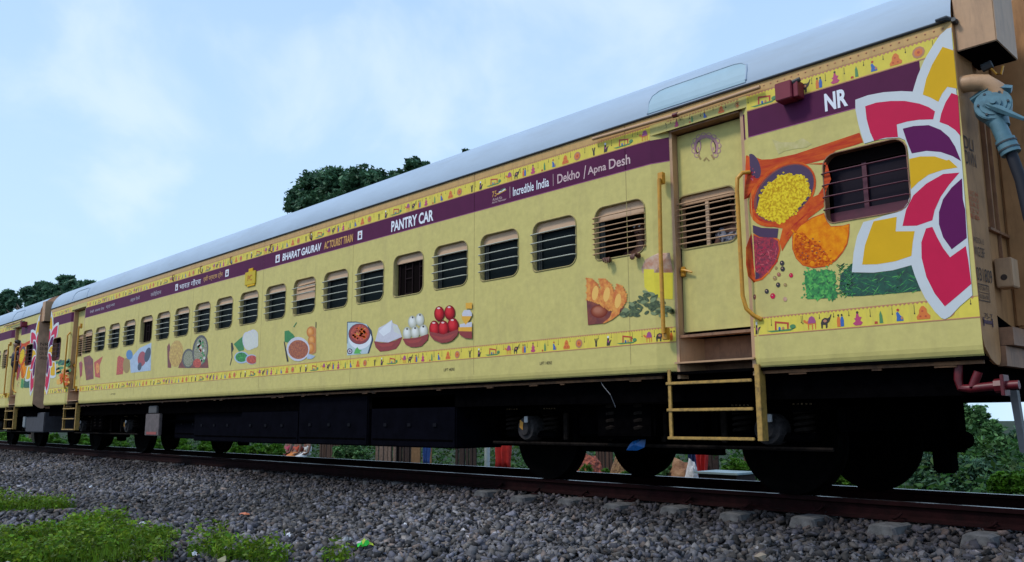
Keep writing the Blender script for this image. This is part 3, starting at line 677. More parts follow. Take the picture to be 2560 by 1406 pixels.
exec_parts = []
def end_details(coach, x=0.0, full=True):
    endt = MATS['end_wall_tan'] if full else mat('end_wall_tan_lit', (.70, .40, .24), .6, var=.2, vs_=5, dirt=((.16, .07, .03), 4.0, .4, DS), spec=.25)  # pinkish tan of the next coach, lightened to imitate stronger light on it
    """end wall, flange strip, box, pipe and coupler on the end facing +x"""
    e = MB()
    P = [(y, z) for y, z in roof_profile() if z > 3.37]; P = [(.03, 1.0), (.002, 1.03), (.002, 3.37)] + P
    P = P + [(3.245 - y, z) for y, z in P[::-1]]
    e.flat([[(a, b) for a, b in P]], endt, lambda a, b: (x - .012, a, b)); e.build('end_wall', coach)
    f = MB()
    # flange strip with rounded lower end
    pr = [(0.0, 3.375), (.0, 1.10), (.03, 1.02), (.12, .94), (.20, .908), (.25, .905), (.285, .93), (.30, .97), (.30, 3.40), (.05, 3.40)]
    n = len(pr); xf = lambda y: x + .002 + y * .06
    f.add([(xf(a), a, b) for a, b in pr] + [(x - .0005 if a < .02 else xf(a) - .02, a, b) for a, b in pr], [tuple(range(n))[::-1]] + [(k, (k + 1) % n, n + (k + 1) % n, n + k) for k in range(n)], endt)
    fo = f.build('corner_flange', coach)
    if full:
        for body, px0, py0, px1, py1, m in (('DLI', 2407, 338, 2431, 370, txtk), ('DIVN', 2408, 375, 2437, 410, txtk), ('WGCBF', 2428, 615, 2460, 640, txtk), ('031809', 2428, 668, 2478, 702, txtk), ('75-T', 2462, 783, 2481, 796, txtk), ('WGSCN 15', 2424, 592, 2458, 606, txtk)):
            a, b = at(px0, py1, .05), at(px1, py1, .2)
            # solve the y positions on the flange from the survey pixels
            def ysolve(px, py):
                lo, hi = 0.0, .35
                for _ in range(30):
                    mid = (lo + hi) / 2; q = at(px, py, mid)
                    if q.x < x + .006 + mid * .06: lo = mid
                    else: hi = mid
                return mid, at(px, py, mid).z
            def ys2(px, py):
                best = min(((abs(at(px, py, v).x - (x + .006 + v * .06)), v) for v in np.linspace(0, .35, 141)))
                return best[1], at(px, py, best[1]).z
            ya, za = ys2(px0, py1); yb, zb = ys2(px1, py0); yc, zc = ys2(px0, py0)
            p = MB(); put_text(p, body, ya, yb, za, zc, m, lambda a_, b_: (x + .0065 + a_ * .06, a_, b_)); p.build('stencil_lettering', fo)
        def ys2(px, py):
            best = min(((abs(at(px, py, v).x - (x + .006 + v * .06)), v) for v in np.linspace(0, .35, 141))); return best[1], at(px, py, best[1]).z
        p = MB(); g = lambda a_, b_: (x + .0065 + a_ * .06, a_, b_)
        for k in range(5):
            ya, za = ys2(2420 + k, 474 + 15 * k); yb, zb = ys2(2444 + k, 474 + 15 * k)
            put_text(p, ['UIC 84', 'RDSO', 'S.R.S', '12 V', 'EB'][k][:6], ya, yb, za - .03, za, txto, g)
        ya, za = ys2(2437, 752); yb, zb = ys2(2472, 715)
        for (a0, a1, b0, b1) in ((ya, yb, za, za + .006), (ya, yb, zb - .006, zb), (ya, ya + .006, za, zb), (yb - .006, yb, za, zb), (ya, yb, (za + zb) / 2 - .002, (za + zb) / 2 + .002)):
            p.add([g(a0, b0), g(a1, b0), g(a1, b1), g(a0, b1)], [(0, 1, 2, 3)], txtk)
        put_text(p, 'RETURN TO', ya + .012, yb - .012, (za + zb) / 2 + .015, zb - .015, txtk, g); put_text(p, '301806 NR', ya + .012, yb - .012, za + .015, (za + zb) / 2 - .012, txtk, g)
        ya, za = ys2(2459, 812); yb, zb = ys2(2482, 800)
        zm = (za + zb) / 2
        for (a0, a1, b0, b1) in ((ya, yb, zm - .012, zm + .012), (ya, ya + .018, zm - .03, zm + .03), (yb - .018, yb, zm - .03, zm + .03)):
            p.add([g(a0, b0), g(a1, b0), g(a1, b1), g(a0, b1)], [(0, 1, 2, 3)], mat('stencil_maroon', (.06, .012, .03), .6))
        p.build('stencil_lettering', fo)
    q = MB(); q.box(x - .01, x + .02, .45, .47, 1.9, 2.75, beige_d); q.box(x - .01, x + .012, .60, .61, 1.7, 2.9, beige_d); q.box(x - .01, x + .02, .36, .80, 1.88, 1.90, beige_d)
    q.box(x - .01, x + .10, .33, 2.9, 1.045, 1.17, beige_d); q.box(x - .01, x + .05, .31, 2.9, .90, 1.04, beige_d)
    q.add([(x + .01, .32, 1.175), (x + .01, .8, 1.175), (x + .01, .32, 1.26)], [(0, 1, 2)], black)
    q.build('headstock', coach)
    t = MB(); t.bbox(x + .004, x + .265, .035, .52, 3.135, 3.66, beige, .006)
    t.add([(x + .006, .04, 3.130), (x + .263, .04, 3.130), (x + .263, .50, 3.130), (x + .006, .5, 3.130)], [(3, 2, 1, 0)], navy); t.build('vestibule_corner_box', coach)  # near-black sheet below the box: its shade put into the colour
    v = MB(); v.bbox(x - .01, x + .30, .80, 2.45, 1.2, 3.75, endt, .02); v.build('vestibule_bellows', coach)
    if full:
        l = MB(); l.tube([(x + .03, .03, 3.36), (x - .03, -.02, 3.385), (x - .09, -.05, 3.375)], [.012, .02, .012], gutm, 6); l.tube([(x + .02, .03, 3.35), (x + .02, -.02, 3.36)], .018, gutm, 6); l.build('lamp_bracket', coach, True)
        pts = [at(2398, 213, .08), at(2430, 208, .10), at(2462, 208, .12), at(2490, 225, .14), at(2500, 250, .15)]
        u = MB(); u.tube([Vector((x - .03, .09, pts[0].z))] + pts, .062, beige, 14); u.build('elbow_pipe', coach, True)
        c0 = at(2483, 268, .12); ax = Vector((.25, -.9, .15)).normalized()
        vb = MB()
        for (rad, h0, h1) in ((.118, -.03, .045), (.112, .045, .05), (.085, .05, .058), (.05, .058, .075), (.02, .075, .095)):
            a = c0 + ax * h0; b_ = c0 + ax * h1; vb.tube([a, b_], rad, blueg, 20)
        vb.tube([at(2466, 262, .05), at(2500, 274, .05), at(2560, 298, .05)], [.018, .028, .014], blueg, 6)
        vb.tube([c0 + Vector((-.13, -.01, .075)), c0 + Vector((.0, .0, .135)), c0 + Vector((.12, .02, .10))], [.03, .045, .03], blueg, 4); vb.tube([c0 + Vector((-.02, .02, 0)), at(2505, 320, .12)], [.10, .055], blueg, 14)
        for k_ in range(6):
            t_ = k_ * 1.047; e1 = ax.cross(Vector((0, 0, 1))).normalized(); e2 = e1.cross(ax); q_ = c0 + ax * .05 + (e1 * math.cos(t_) + e2 * math.sin(t_)) * .09; vb.tube([q_, q_ + ax * .012], .009, gutm, 6)
        vb.build('coupler_socket', coach, True)
        hb = MB(); d0 = at(2492, 305, .10); d1 = at(2512, 350, .10); d2 = at(2528, 385, .10); d3 = at(2552, 450, .10); d4 = at(2572, 540, .1)
        hb.tube([d0, d1], .052, blueg, 12); hb.tube([d1, d2], .064, blueg, 12); hb.tube([d1 + (d2 - d1) * .2, d1 + (d2 - d1) * .3], .069, gutm, 12); hb.tube([d1 + (d2 - d1) * .65, d1 + (d2 - d1) * .75], .069, gutm, 12); hb.build('coupler_plug', coach, True)
        hs = MB(); hs.tube([d2, d3, d4, at(2600, 640, .1), at(2660, 700, .1)], .038, rubber, 10); hs.build('hose', coach, True)
        hk = MB(); hk.tube([at(2478, 172, .2), at(2492, 186, .2), at(2503, 186, .2), at(2508, 165, .2)], .008, orange_rail, 6); hk.tube([at(2455, 172, .2), at(2480, 160, .2)], .03, gutm, 6); hk.build('hook', coach, True)
        sbx = MB(); a, b_ = at(2500, 722, .55), at(2538, 645, .55)
        sbx.bbox(x, x + .11, .42, .58, a.z - .01, b_.z - .01, beige, .006)
        sbx.build('socket_box', coach)
        kn = MB(); cc = (x + .055, .418, a.z + .06); kn.lathe([(0, 0), (.022, 0)], txtk, (cc[0], cc[1] - .001, cc[2]), 'y', 14); kn.build('socket_hole', coach)
        rp_ = MB(); y = .10
        rp_.tube([at(2396, 905, y), at(2396, 950, y), at(2402, 970, y), at(2425, 972, y), at(2480, 966, y), at(2548, 962, y)], .030, redp, 10)
        rp_.tube([at(2446, 930, y), at(2430, 972, y)], .030, redp, 10); rp_.tube([at(2488, 966, y), at(2512, 964, y)], .048, redp, 8); rp_.bbox(at(2512, 960, y).x - .012, at(2512, 960, y).x + .012, y - .06, y + .06, .69, .83, redp, .004)
        rp_.build('brake_pipe', coach, True)
        pb = MB(); a, b_ = at(2530, 977, .6), at(2560, 1135, .6)
        pb.add([(a.x - .02, .6, .74), (a.x + .03, .6, .74), (b_.x + .015, .6, b_.z), (b_.x - .025, .6, b_.z + .01), (a.x - .02, .66, .74), (a.x + .03, .66, .74), (b_.x + .015, .66, b_.z), (b_.x - .025, .66, b_.z + .01)], [(0, 1, 2, 3), (7, 6, 5, 4), (1, 5, 6, 2), (0, 3, 7, 4), (3, 2, 6, 7)], mat('galvanised_bracket', (.16, .15, .15), .6, var=.4))
        pb.build('coupling_bracket', coach)

def coach_common(coach, x0, x1):
    r_ = roof_mesh(x0, x1).build('roof', coach, True); gutter_mb(x0, x1).build('gutter', coach)
    i = MB(); i.box(x0 + .02, x1 - .06, .55, 3.2, 1.0, 3.5, intr)     # dark box added inside so that no daylight leaks through
    i.build('interior_light_block', coach)
    o = MB(); o.box(x0, x1, 3.18, 3.245, .95, 3.37, wrap); o.build('far_side_wall', coach)
    u = MB(); u.box(x0 + .05, x1 - .06, .14, 3.1, .70, .935, black); u.box(x0, x1, .02, 3.2, .935, .96, black); u.build('underframe', coach)

# ---- near coach
coach = empty('pantry_coach', (0, 0, 0), 'long yellow railway pantry car with purple stripe, food pictures and barred windows', 'railway coach', 'coaches of the train')
coach_common(coach, -LEN, 0)
wl = MB(); wall_section(wl, -18.655, -2.68, [(*winrect(c), RW) for c in WIN])
wall_section(wl, -1.66, 0, [(-1.02, -.385, 2.045, 2.59, (.06, .10, .10, .10))])
wall_section(wl, -LEN, -19.68, [(-LEN + .385, -LEN + 1.02, 2.045, 2.59, (.06, .10, .10, .10))])
wl.build('side_wall', coach)
sb = MB()
solem = mat('sole_bar_rusty', (.20, .09, .035), .8, var=.5, vs_=10, dirt=((.01, .008, .006), 9.0, .95, (1, 1, 2)))
def solebar(mb, x0, x1):
    xs = np.arange(x0, x1, .22); 
    mb.box(x0, x1, .045, .075, .908, .941, solem)
    for x in xs:
        if random.random() < .3: mb.box(x, min(x + random.uniform(.05, .15), x1), .052, .07, .893, .909, solem)
solebar(sb, -18.66, -2.66); solebar(sb, -1.66, -.02); sb.build('sole_bar', coach)
for k, c in enumerate(WIN):
    kind = 'bars9' if k in (0, 18) else 'plain' if k in (4, 14) else 'half' if k == 7 else 'bars4'
    window(coach, '', c, kind)
def end_window(x0, x1, coach):
    h = (x0, x1, 2.045, 2.59); r4 = (.06, .10, .10, .10)
    f = MB(); ring(f, h, r4, beige_d, wd=.008); o = f.build('window', coach, True)
    b = MB(); b.box(x0 + .02, x1 - .0, .10, .11, 2.05, 2.60, mat('dim_grey_glass', (.014, .010, .017), .6, spec=.1)); b.build('pane', o)
    g = MB(); g.box(x0 + .30 * .9, x0 + .30 * .9 + .035, .075, .095, 2.12, 2.55, maroonf); g.box(x0, x1, .072, .095, 2.05, 2.135, maroonf); g.box(x1 - .03, x1 + .02, .072, .095, 2.1, 2.6, maroonf); g.box(x0 - .01, x1 + .01, .07, .092, 2.49, 2.60, intr); g.build('inner_frame', o)
    for z in (2.44, 2.345, 2.25, 2.15):
        t = MB(); t.tube([(x0 - .01, 0, z), (x0 - .01, -.02, z), (x0 + .04, -.022, z + .003), (x1 - .02, -.01, z + .006), (x1 + .005, .0, z)], .0058, maroonf, 6); t.build('bar', o, True)
end_window(-1.02, -.385, coach); end_window(-LEN + .385, -LEN + 1.02, coach)
door_assembly(coach, -2.50, -1.72); door_assembly(coach, -19.62, -18.83, True)
handrail(coach, [(-2.545, -.075, 1.30), (-2.545, -.078, 2.0), (-2.535, -.075, 2.72)], .0185, [(-2.54, -.045, 2.73), (-2.55, -.045, 1.30)])
handrail(coach, [(-1.655, -.005, 2.60), (-1.70, -.05, 2.595), (-1.738, -.072, 2.55), (-1.745, -.075, 2.45), (-1.742, -.075, 1.55), (-1.72, -.065, 1.44), (-1.67, -.04, 1.38), (-1.62, -.01, 1.345)], .0175)
handrail(coach, [(-18.80, -.075, 1.30), (-18.80, -.078, 2.72)], .0175, [(-18.8, -.045, 2.73), (-18.8, -.045, 1.30)])
handrail(coach, [(-19.66, -.005, 2.65), (-19.60, -.07, 2.58), (-19.60, -.075, 1.5), (-19.68, -.01, 1.33)], .0175)
# cant rail band with rivets
cb_ = Print(base=.0012); cb_.quad(-LEN, 0, 3.283, 3.362, band, 0)
cb_.build('cant_rail', coach)
rv = MB(); x = -.06
while x > -13:
    if x > -1.75 or x < -8.6:
        V, F = [], []
        n = 6 if x > -3 else 4
        V = [(x + .0075 * math.cos(2 * math.pi * k / n), -.002, 3.322 + .0075 * math.sin(2 * math.pi * k / n)) for k in range(n)] + [(x, -.007, 3.322)]
        rv.add(V, [(k, (k + 1) % n, n) for k in range(n)], ICON['tan'])
    x -= .062 if x > -3 else .075
rv.build('rivets', coach)
frieze(coach, -18.83, -2.50, 1.225, 1.365, -2.77); frieze(coach, -1.72, 0, 1.215, 1.365, -1.208); frieze(coach, -LEN, -19.62, 1.235, 1.375, -20.2)
frieze(coach, -18.6, -2.68, 3.137, 3.281, -2.75); frieze(coach, -2.68, -1.66, 3.182, 3.281, -2.75); frieze(coach, -1.66, 0, 3.137, 3.281, -1.25); frieze(coach, -LEN, -19.62, 3.137, 3.281, -20.2)
stripe(coach, -18.83, -2.50); stripe(coach, -1.72, -.24); stripe(coach, -LEN + .24, -19.62)
X = lambda px, py=500: at(px, py).x
lettering(coach, [('NR', X(2062, 258), X(2119, 242), 2.945, 3.092, ltx, .035)])
lettering(coach, [('PANTRY CAR', X(979, 560), X(1084, 538), 2.938, 3.082, ltx, .03), ('BHARAT GAURAV', X(707, 638), X(804, 615), 2.955, 3.070, ltx, .03, .12), ('AC TOURIST TRAIN', X(811, 610), X(883, 596), 2.955, 3.065, otx, .02, .12),
    ('Incredible', X(1283, 470), X(1335, 462), 2.965, 3.065, ltx, .012), ('India', X(1342, 462), X(1373, 452), 2.965, 3.065, ltx, .012), ('Dekho', X(1394, 445), X(1450, 432), 2.965, 3.065, ptx, .015), ('Apna', X(1470, 428), X(1516, 420), 2.945, 3.05, ptx, .015), ('Desh', X(1523, 412), X(1576, 402), 2.965, 3.065, ptx, .015), ('/', X(1459, 430), X(1466, 425), 2.94, 3.075, ptx, .01),
    ('75', X(1231, 490), X(1242, 488), 3.02, 3.085, otx), ('Azadi Ka', X(1232, 492), X(1256, 488), 2.975, 3.005, ptx), ('Amrit Mahotsav', X(1231, 500), X(1266, 492), 2.945, 2.970, ptx),
    ('भारत गौरव', X(450, 712), X(503, 698), 2.955, 3.075, ltx), ('एसी पर्यटक ट्रेन', X(509, 700), X(557, 688), 2.955, 3.075, otx), ('रसोईयान', X(378, 728), X(404, 722), 2.965, 3.065, offw), ('उत्तर रेलवे', X(327, 745), X(350, 740), 2.965, 3.065, offw), ('देखो अपना देश', X(226, 770), X(262, 760), 2.98, 3.05, offw), ('अतुल्य भारत', X(266, 758), X(288, 752), 2.98, 3.05, offw),
    ('LIFT HERE', -5.697, -5.504, 1.108, 1.140, txtk), ('LIFT HERE', -4.148, -3.979, 1.104, 1.134, txtk), ('LIFT HERE', -16.6, -16.35, 1.108, 1.135, txtk)])
lg = Print(base=.0040)
for a, b in ((690, 700), (895, 906), (440, 446), (563, 571)):
    x0, x1 = X(a, 640 if a < 800 else 588), X(b, 640 if a < 800 else 588)
    if a < 600: x0, x1 = X(a, 705), X(b, 705)
    lg.quad(x0, x1, 2.955, 3.075, ltx, 0); lg.quad(x0 + .25 * (x1 - x0), x1 - .25 * (x1 - x0), 2.975, 3.02, purple, 1); lg.poly([(x0 + .2 * (x1 - x0), 3.03), (x1 - .2 * (x1 - x0), 3.03), ((x0 + x1) / 2, 3.065)], ICON['tan'], 1)
for px_, py_ in ((1275, 478), (1383, 448)): lg.quad(X(px_, py_), X(px_, py_) + .006, 2.955, 3.085, ptx, 0)
for k in range(3): lg.poly([(X(1242, 486) + .02 + .03 * k, 3.03 + .015 * k), (X(1266, 480) - .01 * k, 3.055 + .012 * k), (X(1266, 480) - .01 * k, 3.065 + .012 * k), (X(1242, 486) + .03 * k, 3.045 + .015 * k)], (otx, ltx, ICON['green'])[k], 0)
lg.build('printed_logo', coach)
# flower
def flower(mir=False):
    p = Print(base=.0046)
    f = (lambda P: [(-LEN - a, b) for a, b in P][::-1]) if mir else (lambda P: P)
    p.poly(f([(min(a, -.003), b) for a, b in xz(FL_WHITE)]), flwh, 0)
    for m, P in FL_IN: p.poly(f([(min(a, -.003), b) for a, b in xz(P)]), m, 1)
    return p.build('flower_emblem', coach)
flower(); flower(True)

# ---- pictures of spices and dishes
spoonr = mat('print_spoon_red', (.46, .030, .018), .6, spec=.1, col2=(.66, .11, .02), vs_=9, stretch=(.5, 1, 3)); spoono = mat('print_spoon_orange', (.76, .16, .02), .6, spec=.1, col2=(.50, .04, .015), vs_=8)
powd = mat('print_yellow_powder', (.86, .64, .03), .6, spec=.1, col2=(.50, .26, .01), vs_=45, lo=.38, hi=.58); turm = mat('print_turmeric', (.90, .34, .008), .6, col2=(.74, .17, .006), vs_=16, spec=.1)
turmd = mat('print_turmeric_dark', (.74, .17, .008), .6, spec=.1, col2=(.44, .05, .006), vs_=38, lo=.4, hi=.6); saff = mat('print_saffron', (.42, .01, .035), .5, col2=(.16, .004, .03), vs_=40, lo=.4, hi=.6)
saffl = mat('print_saffron_light', (.65, .10, .12), .5); herb = mat('print_herb_green', (.05, .36, .06), .5, col2=(.01, .10, .03), vs_=30, lo=.4, hi=.6); herbd = mat('print_dill_dark', (.005, .10, .05), .5, col2=(.003, .035, .025), vs_=25)
herbl = mat('print_herb_light', (.10, .42, .07), .5); dkp = mat('print_deep_violet', (.05, .012, .06), .45); pep = mat('print_pepper_black', (.02, .012, .015), .5); tanp = mat('print_tan', (.34, .22, .06), .5)
brn = mat('print_brown', (.26, .05, .02), .45, col2=(.12, .015, .02), vs_=10); brnl = mat('print_brown_light', (.38, .11, .06), .45); gji = mat('print_pastry', (.80, .33, .05), .45, col2=(.62, .15, .02), vs_=18, lo=.4, hi=.6); gjil = mat('print_pastry_light', (.86, .48, .10), .45)
crd = mat('print_cardamom', (.10, .14, .05), .5, col2=(.03, .05, .02), vs_=40, lo=.4, hi=.6); crdl = mat('print_cardamom_light', (.20, .25, .11), .5); yel = mat('print_juice_yellow', (.80, .66, .03), .45, var=.12); froth = mat('print_froth', (.62, .45, .33), .5, col2=(.50, .22, .12), vs_=14)
mar = mat('print_bowl_maroon', (.26, .02, .015), .4); lil = mat('print_lilac_white', (.62, .60, .66), .4, var=.12, vs_=20); crm = mat('print_cream_white', (.66, .66, .58), .4, var=.1, vs_=20)
jam = mat('print_jamun_red', (.40, .01, .02), .35, var=.35, vs_=14); hil = mat('print_highlight', (.80, .55, .52), .3); cyn = mat('print_plate_blue', (.46, .56, .58), .4); nvy = mat('print_outline_navy', (.02, .03, .06), .4); rdo = mat('print_curry_red', (.62, .09, .03), .45, col2=(.34, .03, .02), vs_=30, lo=.4, hi=.6)
cur = mat('print_curry_brown', (.46, .13, .03), .45, col2=(.24, .04, .02), vs_=35, lo=.4, hi=.6); bgr = mat('print_leaf_green', (.03, .24, .05), .45, var=.3, vs_=20); puri = mat('print_puri', (.60, .22, .05), .45, var=.25, vs_=20); mgo = mat('print_mango', (.76, .38, .02), .45); ltb = mat('print_pale_blue', (.42, .52, .66), .45, var=.2, vs_=12)
chp = mat('print_flatbread', (.62, .42, .08), .45, col2=(.42, .22, .04), vs_=24, lo=.4, hi=.6); pot = mat('print_pan_grey', (.10, .085, .08), .45, var=.4, vs_=20); mix = mat('print_mixed_food', (.38, .34, .26), .5, col2=(.14, .16, .05), vs_=50, lo=.42, hi=.58)
def ball(p, crop, cx, cy, rx, ry, c0, c1, c2, n=6):
    for k in range(n):
        t = k / (n - 1); c = [c0[i] + (c1[i] - c0[i]) * min(1, t * 2) if t < .5 else c1[i] + (c2[i] - c1[i]) * (t - .5) * 2 for i in range(3)]
        m = mat('print_%d_%d_%d' % tuple(round(v * 99) for v in c), tuple(c), .5, spec=.15); f = 1 - .62 * t
        p.px(crop, ell(cx - rx * .18 * t, cy - ry * .25 * t, rx * f, ry * f, 0, 18), m)
A_ = (1600, 150, 3.348); B_ = (1600, 500, 3.348); E_ = (1200, 600, 3.348); D_ = (750, 680, 3.348); F_ = (350, 550, 3.348); G_ = (0, 650, 4.464)
def P_(): return Print(base=.0016, step=.00014)
p = P_()
p.px(A_, [(872, 795), (905, 797), (1020, 835), (1100, 832), (1300, 790), (1600, 690), (1838, 610), (1868, 690), (1800, 715), (1640, 760), (1560, 830), (1400, 872), (1250, 885), (1130, 915), (1060, 975), (1000, 1040), (940, 1095), (905, 1150), (872, 1170)], spoonr)
p.px(A_, [(1105, 665), (1180, 690), (1290, 690), (1360, 655), (1440, 705), (1390, 735), (1300, 745), (1210, 765), (1160, 790)], mat('print_pale_leaf', (.60, .50, .22), .5, col2=(.48, .42, .12), vs_=16)); p.px(A_, ell(955, 890, 50, 108, -18), dkp); 
for k in range(26):
    t = random.uniform(0, 6.28); q = random.random() ** .5; p.px(A_, ell(925 + 38 * q * math.cos(t), 960 + 70 * q * math.sin(t), random.uniform(4, 9), random.uniform(4, 8), 0, 6), random.choice((saffl, saff, magenta)), 4)
p.lay = 4
p.px(A_, [(1400, 872), (1560, 860), (1545, 960), (1535, 1060), (1480, 1150), (1380, 1250), (1300, 1330), (1220, 1406), (1240, 1430), (1330, 1360), (1440, 1240), (1550, 1180), (1555, 1110), (1600, 1000), (1570, 880)], spoonr)
p.px(B_, [(1535, -60), (1540, 60), (1420, 150), (1290, 270), (1230, 360), (1190, 430), (1168, 350), (1195, 240), (1110, 225), (1300, 100), (1440, -20)], spoono)
p.px(B_, [(1538, 0), (1538, 25), (1380, 140), (1260, 250), (1225, 320), (1215, 300), (1290, 205), (1420, 90)], spoonr)
p.px(B_, [(938, 210), (1020, 235), (1160, 240), (1150, 320), (1000, 310), (935, 268)], dkp)
p.px(A_, ell(1190, 1125, 325, 225, -42, 36), spoono)
p.px(A_, ell(1200, 1118, 305, 205, -42, 36), spoonr); p.px(A_, ell(1207, 1114, 290, 195, -42, 36), brn); p.px(A_, ell(1215, 1110, 275, 185, -42, 30), dkp)
powpts = [(1190, 955), (1250, 970), (1310, 960), (1380, 1000), (1412, 1080), (1410, 1150), (1340, 1240), (1270, 1300), (1180, 1360), (1100, 1350), (1010, 1310), (975, 1250), (1005, 1160), (1040, 1080), (1110, 1020)]
p.px(A_, [(a + random.uniform(-8, 8), b + random.uniform(-8, 8)) for a, b in powpts], powd)
for k in range(70):
    i = random.randrange(len(powpts)); a, b = powpts[i]; c, d = powpts[(i + 1) % len(powpts)]; t = random.random()
    p.px(A_, ell(a + (c - a) * t + random.uniform(-14, 14), b + (d - b) * t + random.uniform(-14, 14), random.uniform(8, 18), random.uniform(7, 15), 0, 7), powd, p.lay + .002)
for k in range(50):
    t = random.uniform(0, 6.28); q = random.random() ** .5; p.px(A_, ell(1110 + 90 * q * math.cos(t), 1230 + 80 * q * math.sin(t), random.uniform(6, 14), random.uniform(5, 10), 0, 6), random.choice((powd, tanp, brnl, powd)), 11.5 + k * .005)
for k in range(60):
    t = random.uniform(0, 6.28); q = random.random() ** .5; p.px(A_, ell(1200 + 190 * q * math.cos(t), 1160 + 170 * q * math.sin(t), random.uniform(5, 13), random.uniform(5, 10), 0, 6), random.choice((yel, gold, powd)), 12)
p.lay = 12
p.px(B_, [(905, 300), (930, 275), (1000, 305), (1100, 300), (1165, 330), (1178, 420), (1150, 520), (1085, 610), (1025, 670), (945, 693), (905, 640), (888, 540), (888, 400)], spoono, 3)
p.px(B_, [(915, 315), (935, 290), (1000, 318), (1090, 308), (1155, 345), (1165, 420), (1135, 515), (1075, 600), (1015, 655), (950, 675), (912, 630), (898, 540), (898, 400)], saff, 5)
for k in range(60):
    t = random.uniform(0, 6.28); q = random.random() ** .5; cx, cy = 1030 + 120 * q * math.cos(t), 470 + 150 * q * math.sin(t); an = random.uniform(0, 180)
    p.px(B_, ell(cx, cy, random.uniform(14, 34), 2.6, an, 6), random.choice((saffl, magenta, saffl, redp)), 6)
p.px(B_, ell(965, 635, 38, 30, 0), dkp, 7)
p.px(B_, [(1540, 110), (1565, 180), (1600, 222), (1700, 215), (1755, 200), (1752, 290), (1738, 370), (1700, 440), (1640, 510), (1560, 560), (1450, 572), (1360, 548), (1305, 490), (1275, 410), (1275, 300), (1340, 210), (1440, 148)], spoono, 5)
p.px(B_, [(1540, 120), (1565, 190), (1600, 228), (1700, 220), (1748, 208), (1745, 290), (1730, 365), (1692, 432), (1632, 500), (1556, 550), (1450, 562), (1366, 540), (1312, 485), (1283, 410), (1283, 302), (1345, 218), (1443, 156)], turm, 6)
p.px(B_, [(1300, 290), (1360, 270), (1420, 330), (1500, 370), (1560, 440), (1600, 520), (1556, 548), (1450, 560), (1368, 538), (1315, 483), (1286, 410)], turmd, 7)
for k in range(90):
    u = random.random(); ex = 1300 + (1600 - 1300) * u; ey = 275 + 245 * u; p.px(B_, ell(ex + random.gauss(0, 22), ey + random.gauss(0, 22), random.uniform(7, 16), random.uniform(5, 11), 0, 7), random.choice((turm, turmd)), 7.5 + k * .01)
for k in range(60):
    t = random.uniform(0, 6.28); q = random.random() ** .5; p.px(B_, ell(1440 + 130 * q * math.cos(t), 430 + 110 * q * math.sin(t), random.uniform(4, 9), random.uniform(3, 7), 0, 6), random.choice((turm, turmd, brn)), 8)
p.px(B_, ell(1443, 535, 22, 24, 0, 7), turm, 9)
for cx, cy, r_, m in ((1190, 530, 19, pep), (1195, 578, 19, pep), (1163, 625, 16, brnl), (1130, 655, 17, tanp), (1265, 632, 17, magenta), (1157, 712, 18, pep), (1217, 712, 14, tanp), (1062, 766, 18, pep), (1112, 805, 21, magenta), (1215, 832, 17, froth), (1140, 570, 12, tanp), (950, 812, 20, brn)):
    p.px(B_, ell(cx, cy, r_, r_ * 1.15, 0, 12), m, 9); p.px(B_, ell(cx - 4, cy - 5, r_ * .3, r_ * .3, 0, 6), froth, 10)
p.px(B_, [(1385, 610), (1440, 585), (1500, 600), (1560, 580), (1620, 600), (1640, 640), (1630, 720), (1655, 820), (1400, 832), (1395, 760), (1378, 690)], herb, 6)
for k in range(230):
    cx = random.uniform(1368, 1655); cy = random.uniform(572, 822); an = random.uniform(0, 360); l_ = random.uniform(14, 30)
    if cy > 600 or random.random() < .5:
        c_, s__ = math.cos(R(an)), math.sin(R(an)); p.px(B_, [(cx, cy), (cx + l_ * c_ - 8 * s__, cy + l_ * s__ + 8 * c_), (cx + l_ * 1.5 * c_, cy + l_ * 1.5 * s__), (cx + l_ * c_ + 8 * s__, cy + l_ * s__ - 8 * c_)], random.choice((herbl, herb, bgr, herb)), 7 + k * .006)
p.px(C2, [(340, 960), (440, 865), (450, 945), (620, 948), (780, 928), (935, 884), (960, 960), (1000, 1060), (1012, 1098), (760, 1120), (520, 1140), (400, 1142), (330, 1080)], herbd, 5)
for k in range(70):
    cx = random.uniform(360, 960); cy = random.uniform(955, 1120); an = random.choice((-30, -20, 15, 25, -45)) + random.uniform(-12, 12)
    p.px(C2, ell(cx, cy, random.uniform(20, 60), random.uniform(1.5, 3.5), an, 6), random.choice((herbd, bgr, herbl, herb)), 6)
for k in range(90):
    cx = random.uniform(320, 450); cy = random.uniform(870, 1140); p.px(C2, ell(cx, cy, random.uniform(12, 34), 3.5, random.uniform(-60, 60), 6), random.choice((bgr, herbd, herb)), 6)
p.build('spice_picture', coach, True)

